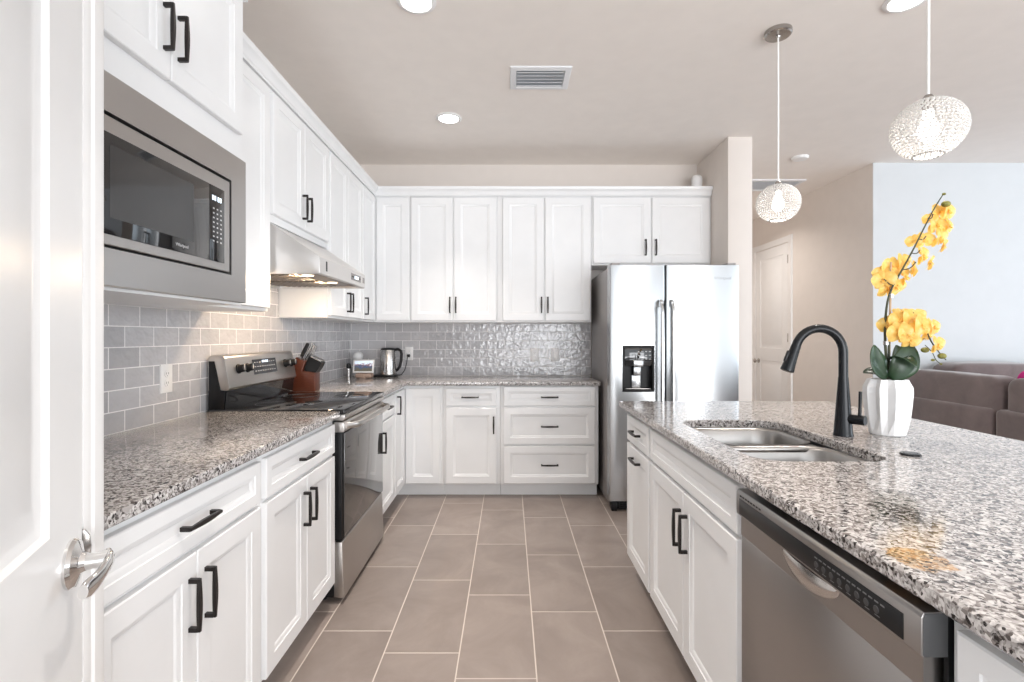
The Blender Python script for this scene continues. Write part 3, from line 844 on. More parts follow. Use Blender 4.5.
bn = Vector((0.142, 0, 0.025)).normalized()
def bgpt(y, f): return Vector((-1.353 + 0.025 * f, y, 1.164 - 0.142 * f))
for y in (2.494, 2.577, 3.012, 3.090):
    kn = rg.part('knob', MB().lathe([(0.0, 0), (0.024, 0), (0.024, 0.005), (0.0195, 0.007), (0.0185, 0.028), (0.0165, 0.031), (0.0, 0.031)], bgpt(y, 0.40), 24, bn), M['blackp'])
    c = bgpt(y, 0.40) + bn * 0.0315
    rg.part('indicator', MB().box(c.x - 0.001, y - 0.002, c.z - 0.016, c.x + 0.0012, y + 0.002, c.z + 0.016), M['mark'], kn)
p = [bgpt(y, f) + bn * 0.001 for y, f in ((2.635, 0.13), (2.895, 0.13), (2.895, 0.68), (2.635, 0.68))]
dsp = rg.part('display', MB().loft([p, [q + bn * 0.002 for q in p]]), M['glassb'])
mk = MB()
for i in range(9):
    for j in range(3):
        if 3 <= i <= 5 and j == 0: continue
        c = bgpt(2.655 + i * 0.0265, 0.24 + j * 0.16) + bn * 0.0032; mk.box(c.x - 0.0003, c.y - 0.007, c.z - 0.0022, c.x + 0.0003, c.y + 0.007, c.z + 0.0022)
rg.part('display_marks', mk, M['mark'], dsp)
mk = MB()
for i in range(4):
    c = bgpt(2.738 + i * 0.016 + (0.006 if i > 1 else 0), 0.24) + bn * 0.0032
    mk.box(c.x - 0.0003, c.y - 0.005, c.z - 0.009, c.x + 0.0003, c.y + 0.005, c.z + 0.009)
rg.part('display_digits', mk, M['led'], dsp)
# oven door
od = rg.part('oven_door', MB().box(-0.831, RY0, 0.300, -0.793, RY1, 0.812, 0.003), M['blackp'])
rg.part('glass', MB().box(-0.7925, RY0 + 0.022, 0.305, -0.788, RY1 - 0.006, 0.806, 0.0015), M['ovglass'], od)
rg.part('door_band', MB().prism([(-0.831, 0.813), (-0.786, 0.813), (-0.782, 0.820), (-0.782, 0.852), (-0.790, 0.862), (-0.831, 0.862)], lambda a, b, t: (a, t, b), RY0, RY1, 0.002), M['steelr'], od)
hm = MB()
pts = []
for i in range(25):
    t = i / 24; y = RY0 + 0.022 + (RY1 - RY0 - 0.044) * t; e = min(t, 1 - t)
    pts.append((-0.784 + 0.050 * min(1, (e / 0.07)) ** 0.5, y, 0.842))
rings = []
for p in pts:
    rings.append([(p[0] + 0.010 * math.cos(a), p[1], p[2] + 0.015 * math.sin(a)) for a in [2 * math.pi * i / 16 for i in range(16)]])
hm.loft(rings)
rg.part('door_handle', hm, M['steelr'], od)
rg.part('bottom_drawer', MB().prism([(-0.831, 0.032), (-0.786, 0.026), (-0.783, 0.030), (-0.790, 0.160), (-0.793, 0.288), (-0.797, 0.292), (-0.831, 0.292)], lambda a, b, t: (a, t, b), RY0, RY1, 0.0015), M['steelr'])

# ------------------------------------------------------------------ range hood
hd = Thing('range_hood', (-1.2, 2.76, 1.565), 'stainless under-cabinet range hood above the stove', 'hood')
HY0, HY1 = 2.386, 3.136
prof = [(-1.438, 1.5655), (-0.905, 1.5655), (-0.900, 1.570), (-0.900, 1.648), (-1.135, 1.806), (-1.438, 1.812)]
shell = MB()
for y0, y1 in ((HY0, HY0 + 0.012), (HY1 - 0.012, HY1)):
    shell.prism(prof, lambda a, b, t: (a, t, b), y0, y1, 0.001)
shell.prism([(-0.914, 1.5655), (-0.905, 1.5655), (-0.900, 1.570), (-0.900, 1.648), (-1.135, 1.806), (-1.438, 1.812), (-1.438, 1.80), (-1.140, 1.794), (-0.914, 1.641)], lambda a, b, t: (a, t, b), HY0 + 0.012, HY1 - 0.012)
shell.box(-1.438, HY0 + 0.012, 1.5655, -1.425, HY1 - 0.012, 1.80)
hs = hd.part('shell', shell, M['hood'])
und = MB().box(-1.425, HY0 + 0.012, 1.578, -0.914, HY1 - 0.012, 1.583)
uo = hd.part('underside', und, M['hoodu'])
fl = MB()
for y0 in (HY0 + 0.06, HY0 + 0.395):
    fl.box(-1.36, y0, 1.572, -1.06, y0 + 0.30, 1.578, 0.002)
    for i in range(9): fl.box(-1.35 + i * 0.032, y0 + 0.012, 1.569, -1.335 + i * 0.032, y0 + 0.288, 1.5725)
hd.part('filter', fl, M['hoodu'], uo)
M['hoodlamp'] = emit('hood_lamp', (1.0, 0.80, 0.58), 1.2)
for y in (HY0 + 0.16, HY1 - 0.24): hd.part('lamp', MB().lathe([(0.0, 0.0), (0.028, 0.0), (0.03, 0.006), (0.0, 0.006)], (-1.02, y, 1.5735), 24), M['hoodlamp'], uo)
for y in (HY0 + 0.16, HY1 - 0.24):
    a = area('hood_lamp_light', (-1.02, y, 1.568), (-1.30, y - 0.1, 0.9), 0.05, 0.05, 1.5, (1.0, 0.74, 0.48), 'DISK'); a.parent = None
cp = MB().box(-0.9005, 2.86, 1.592, -0.8985, 3.045, 1.630, 0.0006)
po = hd.part('control_panel', cp, M['steels'], hs)
hd.part('display', MB().box(-0.8988, 2.925, 1.603, -0.8978, 2.995, 1.619), M['led'], po)
bt = MB()
for y in (2.875, 2.893, 2.911, 3.010, 3.028): bt.lathe([(0, 0), (0.005, 0), (0.0045, 0.0015), (0, 0.0016)], (-0.8986, y, 1.611), 12, (1, 0, 0))
hd.part('buttons', bt, M['blackp'], po)
hd.part('brand_plate', MB().box(-0.9005, 3.085, 1.595, -0.8985, 3.125, 1.628, 0.0006), M['steels'], hs)
hd.part('front_vent', MB().box(-0.9005, 2.47, 1.588, -0.8990, 2.487, 1.636), M['blackp'], hs)

# ------------------------------------------------------------------ microwave
mw = Thing('microwave', (-1.2, 1.53, 1.435), 'built-in stainless microwave with a black glass door', 'microwave')
A0, A1, BZ0, BZ1 = 1.095, 1.878, 1.393, 1.918      # trim outer
C0, C1, EZ0, EZ1 = 1.190, 1.780, 1.486, 1.820      # opening
def MT(u, z, n): return Vector((-0.983 + n, u, z))
def ring4(u0, u1, z0, z1, n): return [MT(u0, z0, n), MT(u1, z0, n), MT(u1, z1, n), MT(u0, z1, n)]
mb = MB().loft([ring4(A0, A1, BZ0, BZ1, -0.026), ring4(A0, A1, BZ0, BZ1, -0.002), ring4(A0 + 0.002, A1 - 0.002, BZ0 + 0.002, BZ1 - 0.002, 0), ring4(C0, C1, EZ0, EZ1, 0), ring4(C0, C1, EZ0, EZ1, -0.026)], False, False)
mw.part('trim_frame', mb, M['steelm'])
mw.part('body', MB().box(-1.41, C0 - 0.03, 1.46, -1.012, C1 + 0.03, 1.85), M['blackp'])
dsteel = MB().loft([ring4(C0 + 0.008, C1 - 0.008, EZ0 + 0.008, EZ1 - 0.008, -0.028), ring4(C0 + 0.008, C1 - 0.008, EZ0 + 0.008, EZ1 - 0.008, -0.004), ring4(C0 + 0.010, C1 - 0.010, EZ0 + 0.010, EZ1 - 0.010, -0.002)])
do = mw.part('door', dsteel, M['steelm'])
G0, G1, GZ0, GZ1 = 1.205, 1.735, 1.520, 1.770
mw.part('door_glass', fbox(MB(), MT, G0, 1.648, GZ0, GZ1, -0.002, 0.0005, 0.0004), M['glassb'], do)
mw.part('window', fbox(MB(), MT, 1.236, 1.566, 1.562, 1.742, 0.0005, 0.0010), M['mwglass'], do)
cpn = mw.part('control_panel', fbox(MB(), MT, 1.651, G1, GZ0, GZ1, -0.002, 0.0005, 0.0004), M['glassb'])
mk = MB()
for r in range(8):
    for c in range(3):
        u = 1.672 + c * 0.021; z = 1.695 - r * 0.0155
        fbox(mk, MT, u - 0.004, u + 0.004, z - 0.0025, z + 0.0025, 0.0005, 0.0009)
mw.part('keypad', mk, M['mark'], cpn)
dg = MB()
for u in (1.668, 1.681, 1.699, 1.712): fbox(dg, MT, u - 0.004, u + 0.004, 1.722, 1.738, 0.0005, 0.0009)
mw.part('clock_digits', dg, M['led'], cpn)
text('brand_logo', 'Whirlpool', 0.014, M['mark'], do, MT(1.51, 1.541, 0.0012) - mw.org, (math.pi / 2, 0, math.pi / 2))

# ------------------------------------------------------------------ fridge
fr = Thing('refrigerator', (1.19, 4.05, 0), 'tall stainless side-by-side refrigerator with a black dispenser', 'refrigerator')
FY = 3.63
fr.part('body', MB().box(0.735, 3.712, 0.03, 1.655, 4.50, 1.775, 0.004), M['steels'])
def FT(u, z, n): return Vector((u, FY - n, z))
def fdoor(u0, u1, hole=None):
    mb = MB()
    prof = [(0.0, -0.075), (0.0, -0.012), (0.004, -0.004), (0.012, 0.0)]
    rings = [[FT(u0 + i, 0.075 + i * 0.3, n), FT(u1 - i, 0.075 + i * 0.3, n), FT(u1 - i, 1.785 - i * 0.3, n), FT(u0 + i, 1.785 - i * 0.3, n)] for i, n in prof]
    if hole is None: return mb.loft(rings)
    h0, h1, g0, g1 = hole
    rings.append([FT(h0, g0, 0), FT(h1, g0, 0), FT(h1, g1, 0), FT(h0, g1, 0)])
    rings.append([FT(h0, g0, -0.07), FT(h1, g0, -0.07), FT(h1, g1, -0.07), FT(h0, g1, -0.07)])
    return mb.loft(rings)
HOLE = (0.828, 1.036, 0.880, 1.190)
ld = fr.part('door', fdoor(0.722, 1.123, HOLE), M['steelf']); rd = fr.part('door', fdoor(1.130, 1.660), M['steelf'])
for o, x in ((ld, 1.088), (rd, 1.165)):
    hb = MB(); rings = []
    for i in range(31):
        t = i / 30; z = 0.50 + 1.03 * t; e = min(t, 1 - t); n = 0.012 + 0.048 * min(1.0, e / 0.06) ** 0.5 + 0.008 * math.sin(math.pi * t)
        w = 0.010 + 0.003 * math.sin(math.pi * t)
        rings.append([FT(x - w, z, n - 0.010), FT(x + w, z, n - 0.010), FT(x + w, z, n + 0.004), FT(x + w * 0.5, z, n + 0.010), FT(x - w * 0.5, z, n + 0.010), FT(x - w, z, n + 0.004)])
    hb.loft(rings)
    for z in (0.53, 1.50): fbox(hb, FT, x - 0.012, x + 0.012, z - 0.02, z + 0.02, -0.001, 0.05, 0.003)
    fr.part('handle', hb, M['steelf'], o)
ds = MB().loft([[FT(a, b_, n) for a, b_ in ((0.816 + i, 0.866 + i), (1.048 - i, 0.866 + i), (1.048 - i, 1.202 - i), (0.816 + i, 1.202 - i))] for i, n in ((0, 0.0005), (0.001, 0.004), (0.003, 0.005), (0.014, 0.005), (0.016, -0.004), (0.0165, -0.068))], False, True)
dso = fr.part('dispenser', ds, M['blackp'], ld)
fr.part('dispenser_panel', fbox(MB(), FT, 0.833, 1.031, 1.055, 1.185, -0.03, 0.003, 0.003), M['glassb'], ld)
nz = MB(); fbox(nz, FT, 0.895, 0.965, 1.050, 1.095, 0.003, 0.012, 0.003); fbox(nz, FT, 0.900, 0.955, 0.985, 1.050, -0.05, -0.012, 0.006); fbox(nz, FT, 0.895, 0.962, 0.890, 0.985, -0.062, -0.05, 0.004)
fr.part('dispenser_nozzle', nz, M['steelf'], ld)
fr.part('drip_tray', fbox(MB(), FT, 0.84, 1.024, 0.884, 0.892, -0.06, -0.006, 0.002), M['nickel'], ld)
mk = MB()
for r in range(3):
    for c in range(4): fbox(mk, FT, 0.925 + c * 0.027, 0.940 + c * 0.027, 1.155 - r * 0.027, 1.160 - r * 0.027, 0.003, 0.0034)
fr.part('dispenser_marks', mk, M['mark'], ld)
gr = MB().box(0.74, 3.66, 0.012, 1.65, 3.72, 0.07, 0.004)
for i in range(4): gr.box(0.80, 3.652, 0.018 + i * 0.013, 1.59, 3.662, 0.025 + i * 0.013, 0.001)
gr.box(0.742, 3.645, 0.0, 0.78, 3.70, 0.06, 0.004).box(1.61, 3.645, 0.0, 1.648, 3.70, 0.06, 0.004)
fr.part('bottom_grille', gr, M['blackp'])
for x in (0.77, 1.61): fr.part('hinge_cover', MB().box(x - 0.03, 3.64, 1.786, x + 0.03, 3.75, 1.80, 0.004), M['steels'])
for x in (0.80, 1.59): fr.part('roller', MB().cyl((x - 0.02, 4.40, 0.03), (x + 0.02, 4.40, 0.03), 0.03, n=16), M['blackp'])
text('brand_logo', 'Whirlpool', 0.030, M['logo'], rd, FT(1.54, 1.688, 0.0005) - fr.org, (math.pi / 2, 0, 0))

# ------------------------------------------------------------------ wall outlets
def outlet(name, loc, normal, label, kind='outlet', group=None):
    n = Vector(normal); t = Thing(name, loc, label, 'outlet' if kind == 'outlet' else 'switch', group)
    s = Vector((0, 0, 1)).cross(n)
    def OT(u, z, d): return Vector(loc) + s * u + Vector((0, 0, z)) + n * d
    pl = t.part('plate', MB().loft([[OT(a * (0.0365 - i), b * (0.060 - i), d) for a, b in ((-1, -1), (1, -1), (1, 1), (-1, 1))] for i, d in ((0, 0), (0, 0.004), (0.003, 0.006))]), M['white'])
    if kind == 'outlet':
        for z in (-0.0195, 0.0195):
            f = t.part('socket', MB().lathe([(0.0, 0), (0.0165, 0.0), (0.016, 0.0022), (0, 0.0023)], OT(0, z, 0.0058), 20, n), M['white'])
            mk = MB()
            for u in (-0.006, 0.006): mk.loft([[OT(u + a * 0.0012, z + 0.002 + b * 0.0045, d) for a, b in ((-1, -1), (1, -1), (1, 1), (-1, 1))] for d in (0.0079, 0.0085)])
            mk.lathe([(0, 0), (0.0022, 0), (0.002, 0.0005), (0, 0.0006)], OT(0, z - 0.008, 0.0079), 10, n)
            t.part('slots', mk, M['socket'], f)
    else:
        t.part('rocker', MB().loft([[OT(a * (0.016 - i), b * (0.033 - i), d) for a, b in ((-1, -1), (1, -1), (1, 1), (-1, 1))] for i, d in ((0, 0.0055), (0, 0.008), (0.002, 0.0095))]), M['white'])
    return t


TX, TY = XW + 0.009, YW - 0.009
outlet('wall_outlet', (TX, 2.109, 1.092), (1, 0, 0), 'white outlet on the left tiled wall in front of the range')
outlet('wall_outlet', (-0.905, TY, 1.112), (0, -1, 0), 'white outlet with the black kettle plug in it')
outlet('wall_outlet', (0.228, TY, 1.10), (0, -1, 0), 'white outlet on the back tiled wall, left of the light switch')
outlet('light_switch', (0.413, TY, 1.10), (0, -1, 0), 'white rocker switch on the back tiled wall nearest the fridge', 'switch')

# ------------------------------------------------------------------ things on the back counter
kb = Thing('knife_block', (-1.35, 3.26, SL1), 'reddish wooden knife block beside the range', 'knife block')
bp = [(-1.418, .914), (-1.245, .914), (-1.245, 1.036), (-1.325, 1.046), (-1.306, 1.105), (-1.366, 1.135), (-1.408, 1.02)]
kb.part('block', MB().prism(bp, lambda a, b, t: (a, t, b), 3.215, 3.310, 0.004), M['wood'])
kdir = Vector((0.44, 0, 0.898)).normalized(); kside = Vector((kdir.z, 0, -kdir.x))
bpk = MB(); c0 = Vector((-1.285, 3.262, 1.036))
bpk.loft([[c0 + kdir * h + kside * a * w + Vector((0, b * 0.036, 0)) for a, b in ((-1, -1), (1, -1), (1, 1), (-1, 1))] for h, w in ((0.0, 0.034), (0.05, 0.044), (0.086, 0.045), (0.093, 0.041))])
pk = kb.part('front_pocket', bpk, M['blackp'])
kb.part('pocket_trim', MB().loft([[c0 + kdir * h + kside * a * 0.036 + Vector((0, b * 0.032, 0)) for a, b in ((-1, -1), (1, -1), (1, 1), (-1, 1))] for h in (0.0932, 0.102)]), M['steel'], pk)
kb.part('badge', MB().lathe([(0, 0), (0.008, 0), (0.0075, 0.001), (0, 0.0011)], (-1.275, 3.239, 0.99), 20, (0, -1, 0)), M['mark'])
def knife(c, length, w, mat, label, wide=0.011):
    c = Vector(c); t = Thing('kitchen_knife', c, label, 'knife', 'knives in the wooden block')
    rings = []
    for i in range(9):
        s = i / 8; ww = w * (0.80 + 0.25 * math.sin(math.pi * min(1, s * 1.1)) + (0.12 if s > 0.85 else 0)); 
        if i == 8: ww *= 0.7
        p = c + kdir * (0.012 + (length - 0.012) * s)
        rings.append([p + kside * ww * math.cos(a) + Vector((0, wide * 0.75 * math.sin(a), 0)) for a in [2 * math.pi * k / 12 for k in range(12)]])
    t.part('handle', MB().loft(rings), mat)
    t.part('bolster', MB().loft([[c + kdir * h + kside * w * 0.82 * math.cos(a) + Vector((0, wide * 0.7 * math.sin(a), 0)) for a in [2 * math.pi * k / 12 for k in range(12)]] for h in (-0.003, 0.0125)]), M['steel'])
    return t
knife((-1.342, 3.238, 1.127), 0.108, 0.013, M['blackp'], 'knife with a thick black handle standing in the wooden block', 0.014)
knife((-1.326, 3.256, 1.117), 0.120, 0.0085, M['steel'], 'steel-handled knife next to the thick black handle in the block')
knife((-1.318, 3.275, 1.113), 0.112, 0.0085, M['steel'], 'middle steel-handled knife in the wooden block')
knife((-1.311, 3.294, 1.110), 0.104, 0.0080, M['steel'], 'steel-handled knife in the block farthest from the thick black handle')

sp = Thing('pepper_grinder', (-1.392, 4.36, SL1), 'small black-topped steel grinder in the counter corner', 'grinder')
sp.part('body', MB().lathe([(0, 0), (0.018, 0), (0.018, 0.075), (0, 0.075)], (-1.392, 4.36, SL1), 24), M['steel'])
sp.part('cap', MB().lathe([(0, 0.0752), (0.019, 0.0752), (0.020, 0.085), (0.018, 0.112), (0.010, 0.118), (0, 0.118)], (-1.392, 4.36, SL1), 24), M['blackp'])

gl = Thing('globe_ornament', (-1.335, 4.44, SL1), 'small white globe on a stand behind the white-framed screen', 'ornament')
gl.part('globe', MB().sphere((-1.335, 4.44, 1.090), 0.044, 28, 16), M['ceramic'])
gl.part('stand', MB().lathe([(0, 0), (0.036, 0), (0.036, 0.006), (0.010, 0.014), (0.008, 0.12), (0.016, 0.136), (0, 0.136)], (-1.335, 4.44, SL1), 24), M['ceramic'])

sc = Thing('smart_display', (-1.235, 4.28, SL1), 'small white-framed screen on a fabric base showing a landscape', 'smart display')
tl = Matrix.Translation((-1.235, 4.262, 1.010)) @ Matrix.Rotation(math.radians(-14), 4, 'X')
mb = MB(); mb.box(-0.089, -0.007, -0.054, 0.089, 0.007, 0.060, 0.005, mat=tl)
bz = sc.part('bezel', mb, M['white'])
so = MB().box(-0.075, -0.0004, -0.043, 0.075, 0.0004, 0.043).build('screen', M['screen'], bz, (0, 0, 0))
so.location = (tl @ Vector((0, -0.0074, 0.003))) - sc.org; so.rotation_euler = (math.radians(-14), 0, 0)
sc.part('base', MB().lathe([(0, 0), (0.052, 0), (0.056, 0.008), (0.052, 0.035), (0.030, 0.046), (0, 0.048)], (-1.240, 4.30, SL1), 28), M['fabric'])
mb = MB(); mb.box(-1.305, 4.245, SL1, -1.165, 4.33, SL1 + 0.040, 0.014, 3); sc.part('foot', mb, M['fabric'])

kx, ky = -1.058, 4.40
kt = Thing('electric_kettle', (kx, ky, SL1), 'stainless electric kettle with a black handle on its base', 'kettle')
kt.part('power_base', MB().prism(rrect(kx - 0.125, kx + 0.080, ky - 0.075, ky + 0.075, 0.05, 6), flat, SL1, SL1 + 0.018, 0.003), M['blackp'])
kt.part('body', MB().lathe([(0, 0.020), (0.072, 0.020), (0.073, 0.030), (0.070, 0.10), (0.065, 0.232), (0.0635, 0.235), (0, 0.235)], (kx, ky, SL1), 40), M['steel'])
kt.part('lid', MB().lathe([(0, 0.2352), (0.064, 0.2352), (0.063, 0.246), (0.055, 0.252), (0, 0.254)], (kx, ky, SL1), 32), M['blackp'])
kt.part('spout', MB().prism([(-0.052, 0.175), (-0.078, 0.235), (-0.055, 0.240), (-0.045, 0.20)], lambda a, b, t: (kx + a, ky + t, SL1 + b), -0.014, 0.014, 0.003), M['steel'])
hp = [(0.052, 0.236), (0.085, 0.240), (0.108, 0.228), (0.115, 0.20), (0.112, 0.14), (0.100, 0.09), (0.080, 0.062), (0.064, 0.052)]
rings = []
for i, (a, b_) in enumerate(hp):
    a2, b2 = hp[min(i + 1, len(hp) - 1)]; a1, b1 = hp[max(i - 1, 0)]; dv = Vector((a2 - a1, b2 - b1)).normalized(); nn = Vector((-dv.y, dv.x))
    rings.append([(kx + a + nn.x * 0.0125 * math.cos(q), ky + 0.013 * math.sin(q), SL1 + b_ + nn.y * 0.0125 * math.cos(q)) for q in [2 * math.pi * k / 12 for k in range(12)]])
kt.part('handle', MB().loft(rings), M['blackp'])
kt.part('gauge', MB().lathe([(0, 0), (0.012, 0), (0.011, 0.003), (0, 0.0035)], (kx - 0.015, ky - 0.070, SL1 + 0.05), 20, (-0.2, -1, 0)), M['chrome'])
cpts = [Vector((-0.905, TY - 0.034, 1.092)), Vector((-0.910, TY - 0.05, 1.075)), Vector((-0.915, 4.485, 1.03)), Vector((-0.93, 4.47, 0.965)), Vector((-0.96, 4.465, 0.925)), Vector((-1.0, 4.455, 0.920)), Vector((-1.03, 4.44, 0.921))]
kt.part('cord', MB().tube(cpts, 0.0038, 10), M['blackp'])
kt.part('plug', MB().box(-0.918, TY - 0.036, 1.080, -0.892, TY - 0.0090, 1.106, 0.005), M['blackp'])

# object on top of the fridge cabinet
cv = Thing('white_jar', (1.655, 4.36, 2.521), 'small white rounded jar on top of the cabinet over the fridge', 'jar')
cv.part('body', MB().lathe([(0, 0), (0.038, 0), (0.044, 0.01), (0.045, 0.10), (0.042, 0.125), (0.030, 0.138), (0.012, 0.142), (0, 0.142)], (1.625, 4.36, 2.521), 32), M['ceramic'])
cv.o.location = (1.625, 4.36, 2.521)
for ch in cv.o.children: ch.data.transform(Matrix.Translation((0.03, 0, 0)))

# ------------------------------------------------------------------ vase and orchid
vx, vy = 1.372, 1.825
vs = Thing('vase', (vx, vy, SL1), 'white faceted ceramic vase holding the yellow orchid', 'vase')
NP = 20; rings = []
for z, re, ro_ in ((0.0, 0.052, 0.052), (0.003, 0.055, 0.055), (0.060, 0.067, 0.050), (0.100, 0.071, 0.056), (0.150, 0.075, 0.059), (0.172, 0.074, 0.057), (0.200, 0.061, 0.051), (0.200, 0.056, 0.049), (0.180, 0.056, 0.049)):
    rings.append([(vx + (re if i % 2 == 0 else ro_) * math.cos(2 * math.pi * i / NP), vy + (re if i % 2 == 0 else ro_) * math.sin(2 * math.pi * i / NP), SL1 + z) for i in range(NP)])
vs.part('body', MB().loft(rings), M['ceramic'], angle=0)
vs.part('moss', MB().lathe([(0.0485, 0.190), (0.04, 0.193), (0.02, 0.195), (0, 0.195)], (vx, vy, SL1), 20, cap0=False), M['soil'])

OY = 1.82
orc = Thing('orchid', (vx, vy, SL1 + 0.19), 'tall yellow orchid growing from the white vase', 'plant')
def path3(pl, y0=OY):
    return [W(p[0], p[1], y0 + (p[2] if len(p) > 2 else 0)) for p in pl]
def smooth(pts, n=6):
    out = []
    for i in range(len(pts) - 1):
        p0, p1, p2, p3 = pts[max(i - 1, 0)], pts[i], pts[i + 1], pts[min(i + 2, len(pts) - 1)]
        for k in range(n):
            t = k / n; out.append(0.5 * ((2 * p1) + (p2 - p0) * t + (2 * p0 - 5 * p1 + 4 * p2 - p3) * t * t + (3 * p1 - p0 - 3 * p2 + p3) * t ** 3))
    return out + [pts[-1]]
main = smooth(path3([(888, 379.4), (886, 355), (885, 330), (887, 305), (892, 288), (902, 270), (914, 248), (924, 228), (934, 209), (944, 193)]))
s1 = orc.part('stem', MB().tube(main, [0.0058 - 0.0040 * (i / len(main)) ** 0.6 for i in range(len(main))], 10), M['stem'])
sec = smooth(path3([(890, 379.4), (889, 355), (890, 335), (897, 318), (910, 312, -0.02), (922, 322, -0.04), (931, 341, -0.05), (938, 351, -0.06), (946, 360, -0.06)]))
s2 = orc.part('stem', MB().tube(sec, [0.0042 - 0.0026 * i / len(sec) for i in range(len(sec))], 10), M['stem'])
orc.part('stake', MB().tube(path3([(889, 379.4, 0.01), (891, 262, 0.01)]), 0.0034, 8), M['stake'])
cl = MB()
for px_, py_ in ((886, 343), (891, 296)): cl.tube(path3([(px_ , py_ + 2), (px_, py_ - 2)]), 0.009, 12)
orc.part('clip', cl, M['nickel'])
for a, b_ in (((902, 270), (916, 262)), ((911, 253), (920, 250)), ((918, 239), (926, 236)), ((893, 285), (884, 279)), ((928, 218), (933, 214))):
    q = path3([a, ((a[0] + b_[0]) / 2 + 1, (a[1] + b_[1]) / 2 + 2), b_])
    orc.part('flower_stalk', MB().tube(smooth(q, 4), 0.0018, 8), M['stem'])


def petal(mb, L, Wd, ang, cup, tip=1.6, base=0.1, z=0.0):
    """one petal in the xy plane, root at the origin, growing along ang"""
    nu, nv = 8, 6; vs_ = []
    for i in range(nu + 1):
        t = i / nu; w = Wd * (math.sin(math.pi * min(1, t ** (1 / tip) * 0.97 + 0.015)) ** 0.62) * (0.35 + 0.65 * min(1, t * 2.5)); 
        for j in range(nv + 1):
            s = 2 * j / nv - 1; x = L * t; y = w * s
            zz = z + cup * (t * t * L) - 0.22 * abs(s) ** 2 * w + 0.02 * L * math.sin(5 * t + 3 * s)
            vs_.append((x * math.cos(ang) - y * math.sin(ang), x * math.sin(ang) + y * math.cos(ang), zz))
    fs = [(i * (nv + 1) + j, (i + 1) * (nv + 1) + j, (i + 1) * (nv + 1) + j + 1, i * (nv + 1) + j + 1) for i in range(nu) for j in range(nv)]
    mb.add(vs_, fs)


def flower_mesh():
    mb = MB()
    for a in (90, 218, 322): petal(mb, 0.040, 0.0165, math.radians(a), -0.25, 1.2, z=-0.001)
    for a in (8, 172): petal(mb, 0.042, 0.029, math.radians(a), 0.18, 1.15, z=0.001)
    for a in (235, 305): petal(mb, 0.013, 0.007, math.radians(a), 0.9, 1.2, z=0.003)
    petal(mb, 0.017, 0.007, math.radians(270), 0.6, 1.2, z=0.003)
    mb.sphere((0, 0.002, 0.004), 0.0042, 10, 6)
    return mb


fl0 = None
FL = [  # px, py, dY, scale, yaw (0 faces the camera, + turns right), pitch, roll
    (884, 280, 0.01, 0.95, -30, -5, 10), (893, 267, 0.02, 1.0, -10, 0, -10), (903, 263, 0.02, 0.95, 25, 5, 20), (888, 290, 0.025, 0.9, -5, 15, 0),
    (905, 277, 0.025, 0.95, 40, 0, 30), (897, 286, 0.015, 0.85, 15, 15, 0), (882, 273, 0.03, 0.75, -45, 0, 0),
    (914, 269, 0.02, 0.90, 55, 0, 25), (923, 256, 0.02, 0.96, 35, 0, 20), (931, 263, 0.03, 0.74, 55, 15, 45), (914, 241, 0.02, 0.66, -50, 0, 0), (924, 240, 0.025, 0.84, -10, -5, 10),
    (940, 238, 0.02, 1.02, 30, 10, 15), (937, 225, 0.02, 1.02, 15, -5, 0), (949, 226, 0.03, 0.84, 40, 0, 0), (930, 219, 0.03, 0.60, -40, 0, -10),
    (948, 211, 0.02, 1.02, 30, 0, 0), (940, 212, 0.03, 0.96, 5, -10, 0), (944, 246, 0.02, 0.66, 50, 20, 40),
    (889, 325, -0.01, 0.9, -45, 0, 0), (901, 321, -0.035, 1.05, -12, -10, 5), (913, 319, -0.04, 1.05, 5, -15, -8), (899, 333, -0.055, 1.0, -15, 5, 12), (909, 333, -0.06, 1.05, 0, 0, 12),
    (922, 326, -0.06, 1.0, 15, -5, -5), (911, 341, -0.05, 0.8, 0, 10, 0), (934, 327, -0.04, 0.9, 30, -10, 5), (938, 345, -0.07, 0.85, 25, 0, 12), (928, 334, -0.03, 0.9, 35, 10, 0),
    (918, 313, 0.0, 0.75, 10, -40, 0), (902, 313, 0.0, 0.8, -10, -40, 0)]
for (px_, py_, dy, s, ya, pi_, ro_) in FL:
    if fl0 is None:
        o = flower_mesh().build('flower', M['petal'], orc.o, angle=0, recalc=False); o.data.shade_smooth(); fl0 = o
    else:
        o = fl0.copy(); COL.objects.link(o)
    o.location = W(px_, py_, OY + dy) - orc.org; o.scale = (s, s, s)
    o.rotation_euler = (Matrix.Rotation(math.radians(ya), 3, 'Z') @ Matrix.Rotation(math.radians(90 + pi_), 3, 'X') @ Matrix.Rotation(math.radians(ro_), 3, 'Z')).to_euler()
for px_, py_, dy, r in ((946, 204, 0, 0.014), (925, 350, -0.06, 0.012), (942, 356, -0.06, 0.013), (944, 194, 0, 0.006), (933, 360, -0.06, 0.006), (941, 364, -0.06, 0.004)):
    c = W(px_, py_, OY + dy)
    orc.part('bud', MB().sphere(c, r, 14, 10, (1.1, 0.9, 0.8)), M['bud'])
q = smooth(path3([(925, 345, -0.06), (932, 352, -0.06), (936, 360, -0.06), (941, 364, -0.06)]), 5)
orc.part('flower_stalk', MB().tube(q, 0.0014, 8), M['stem'])


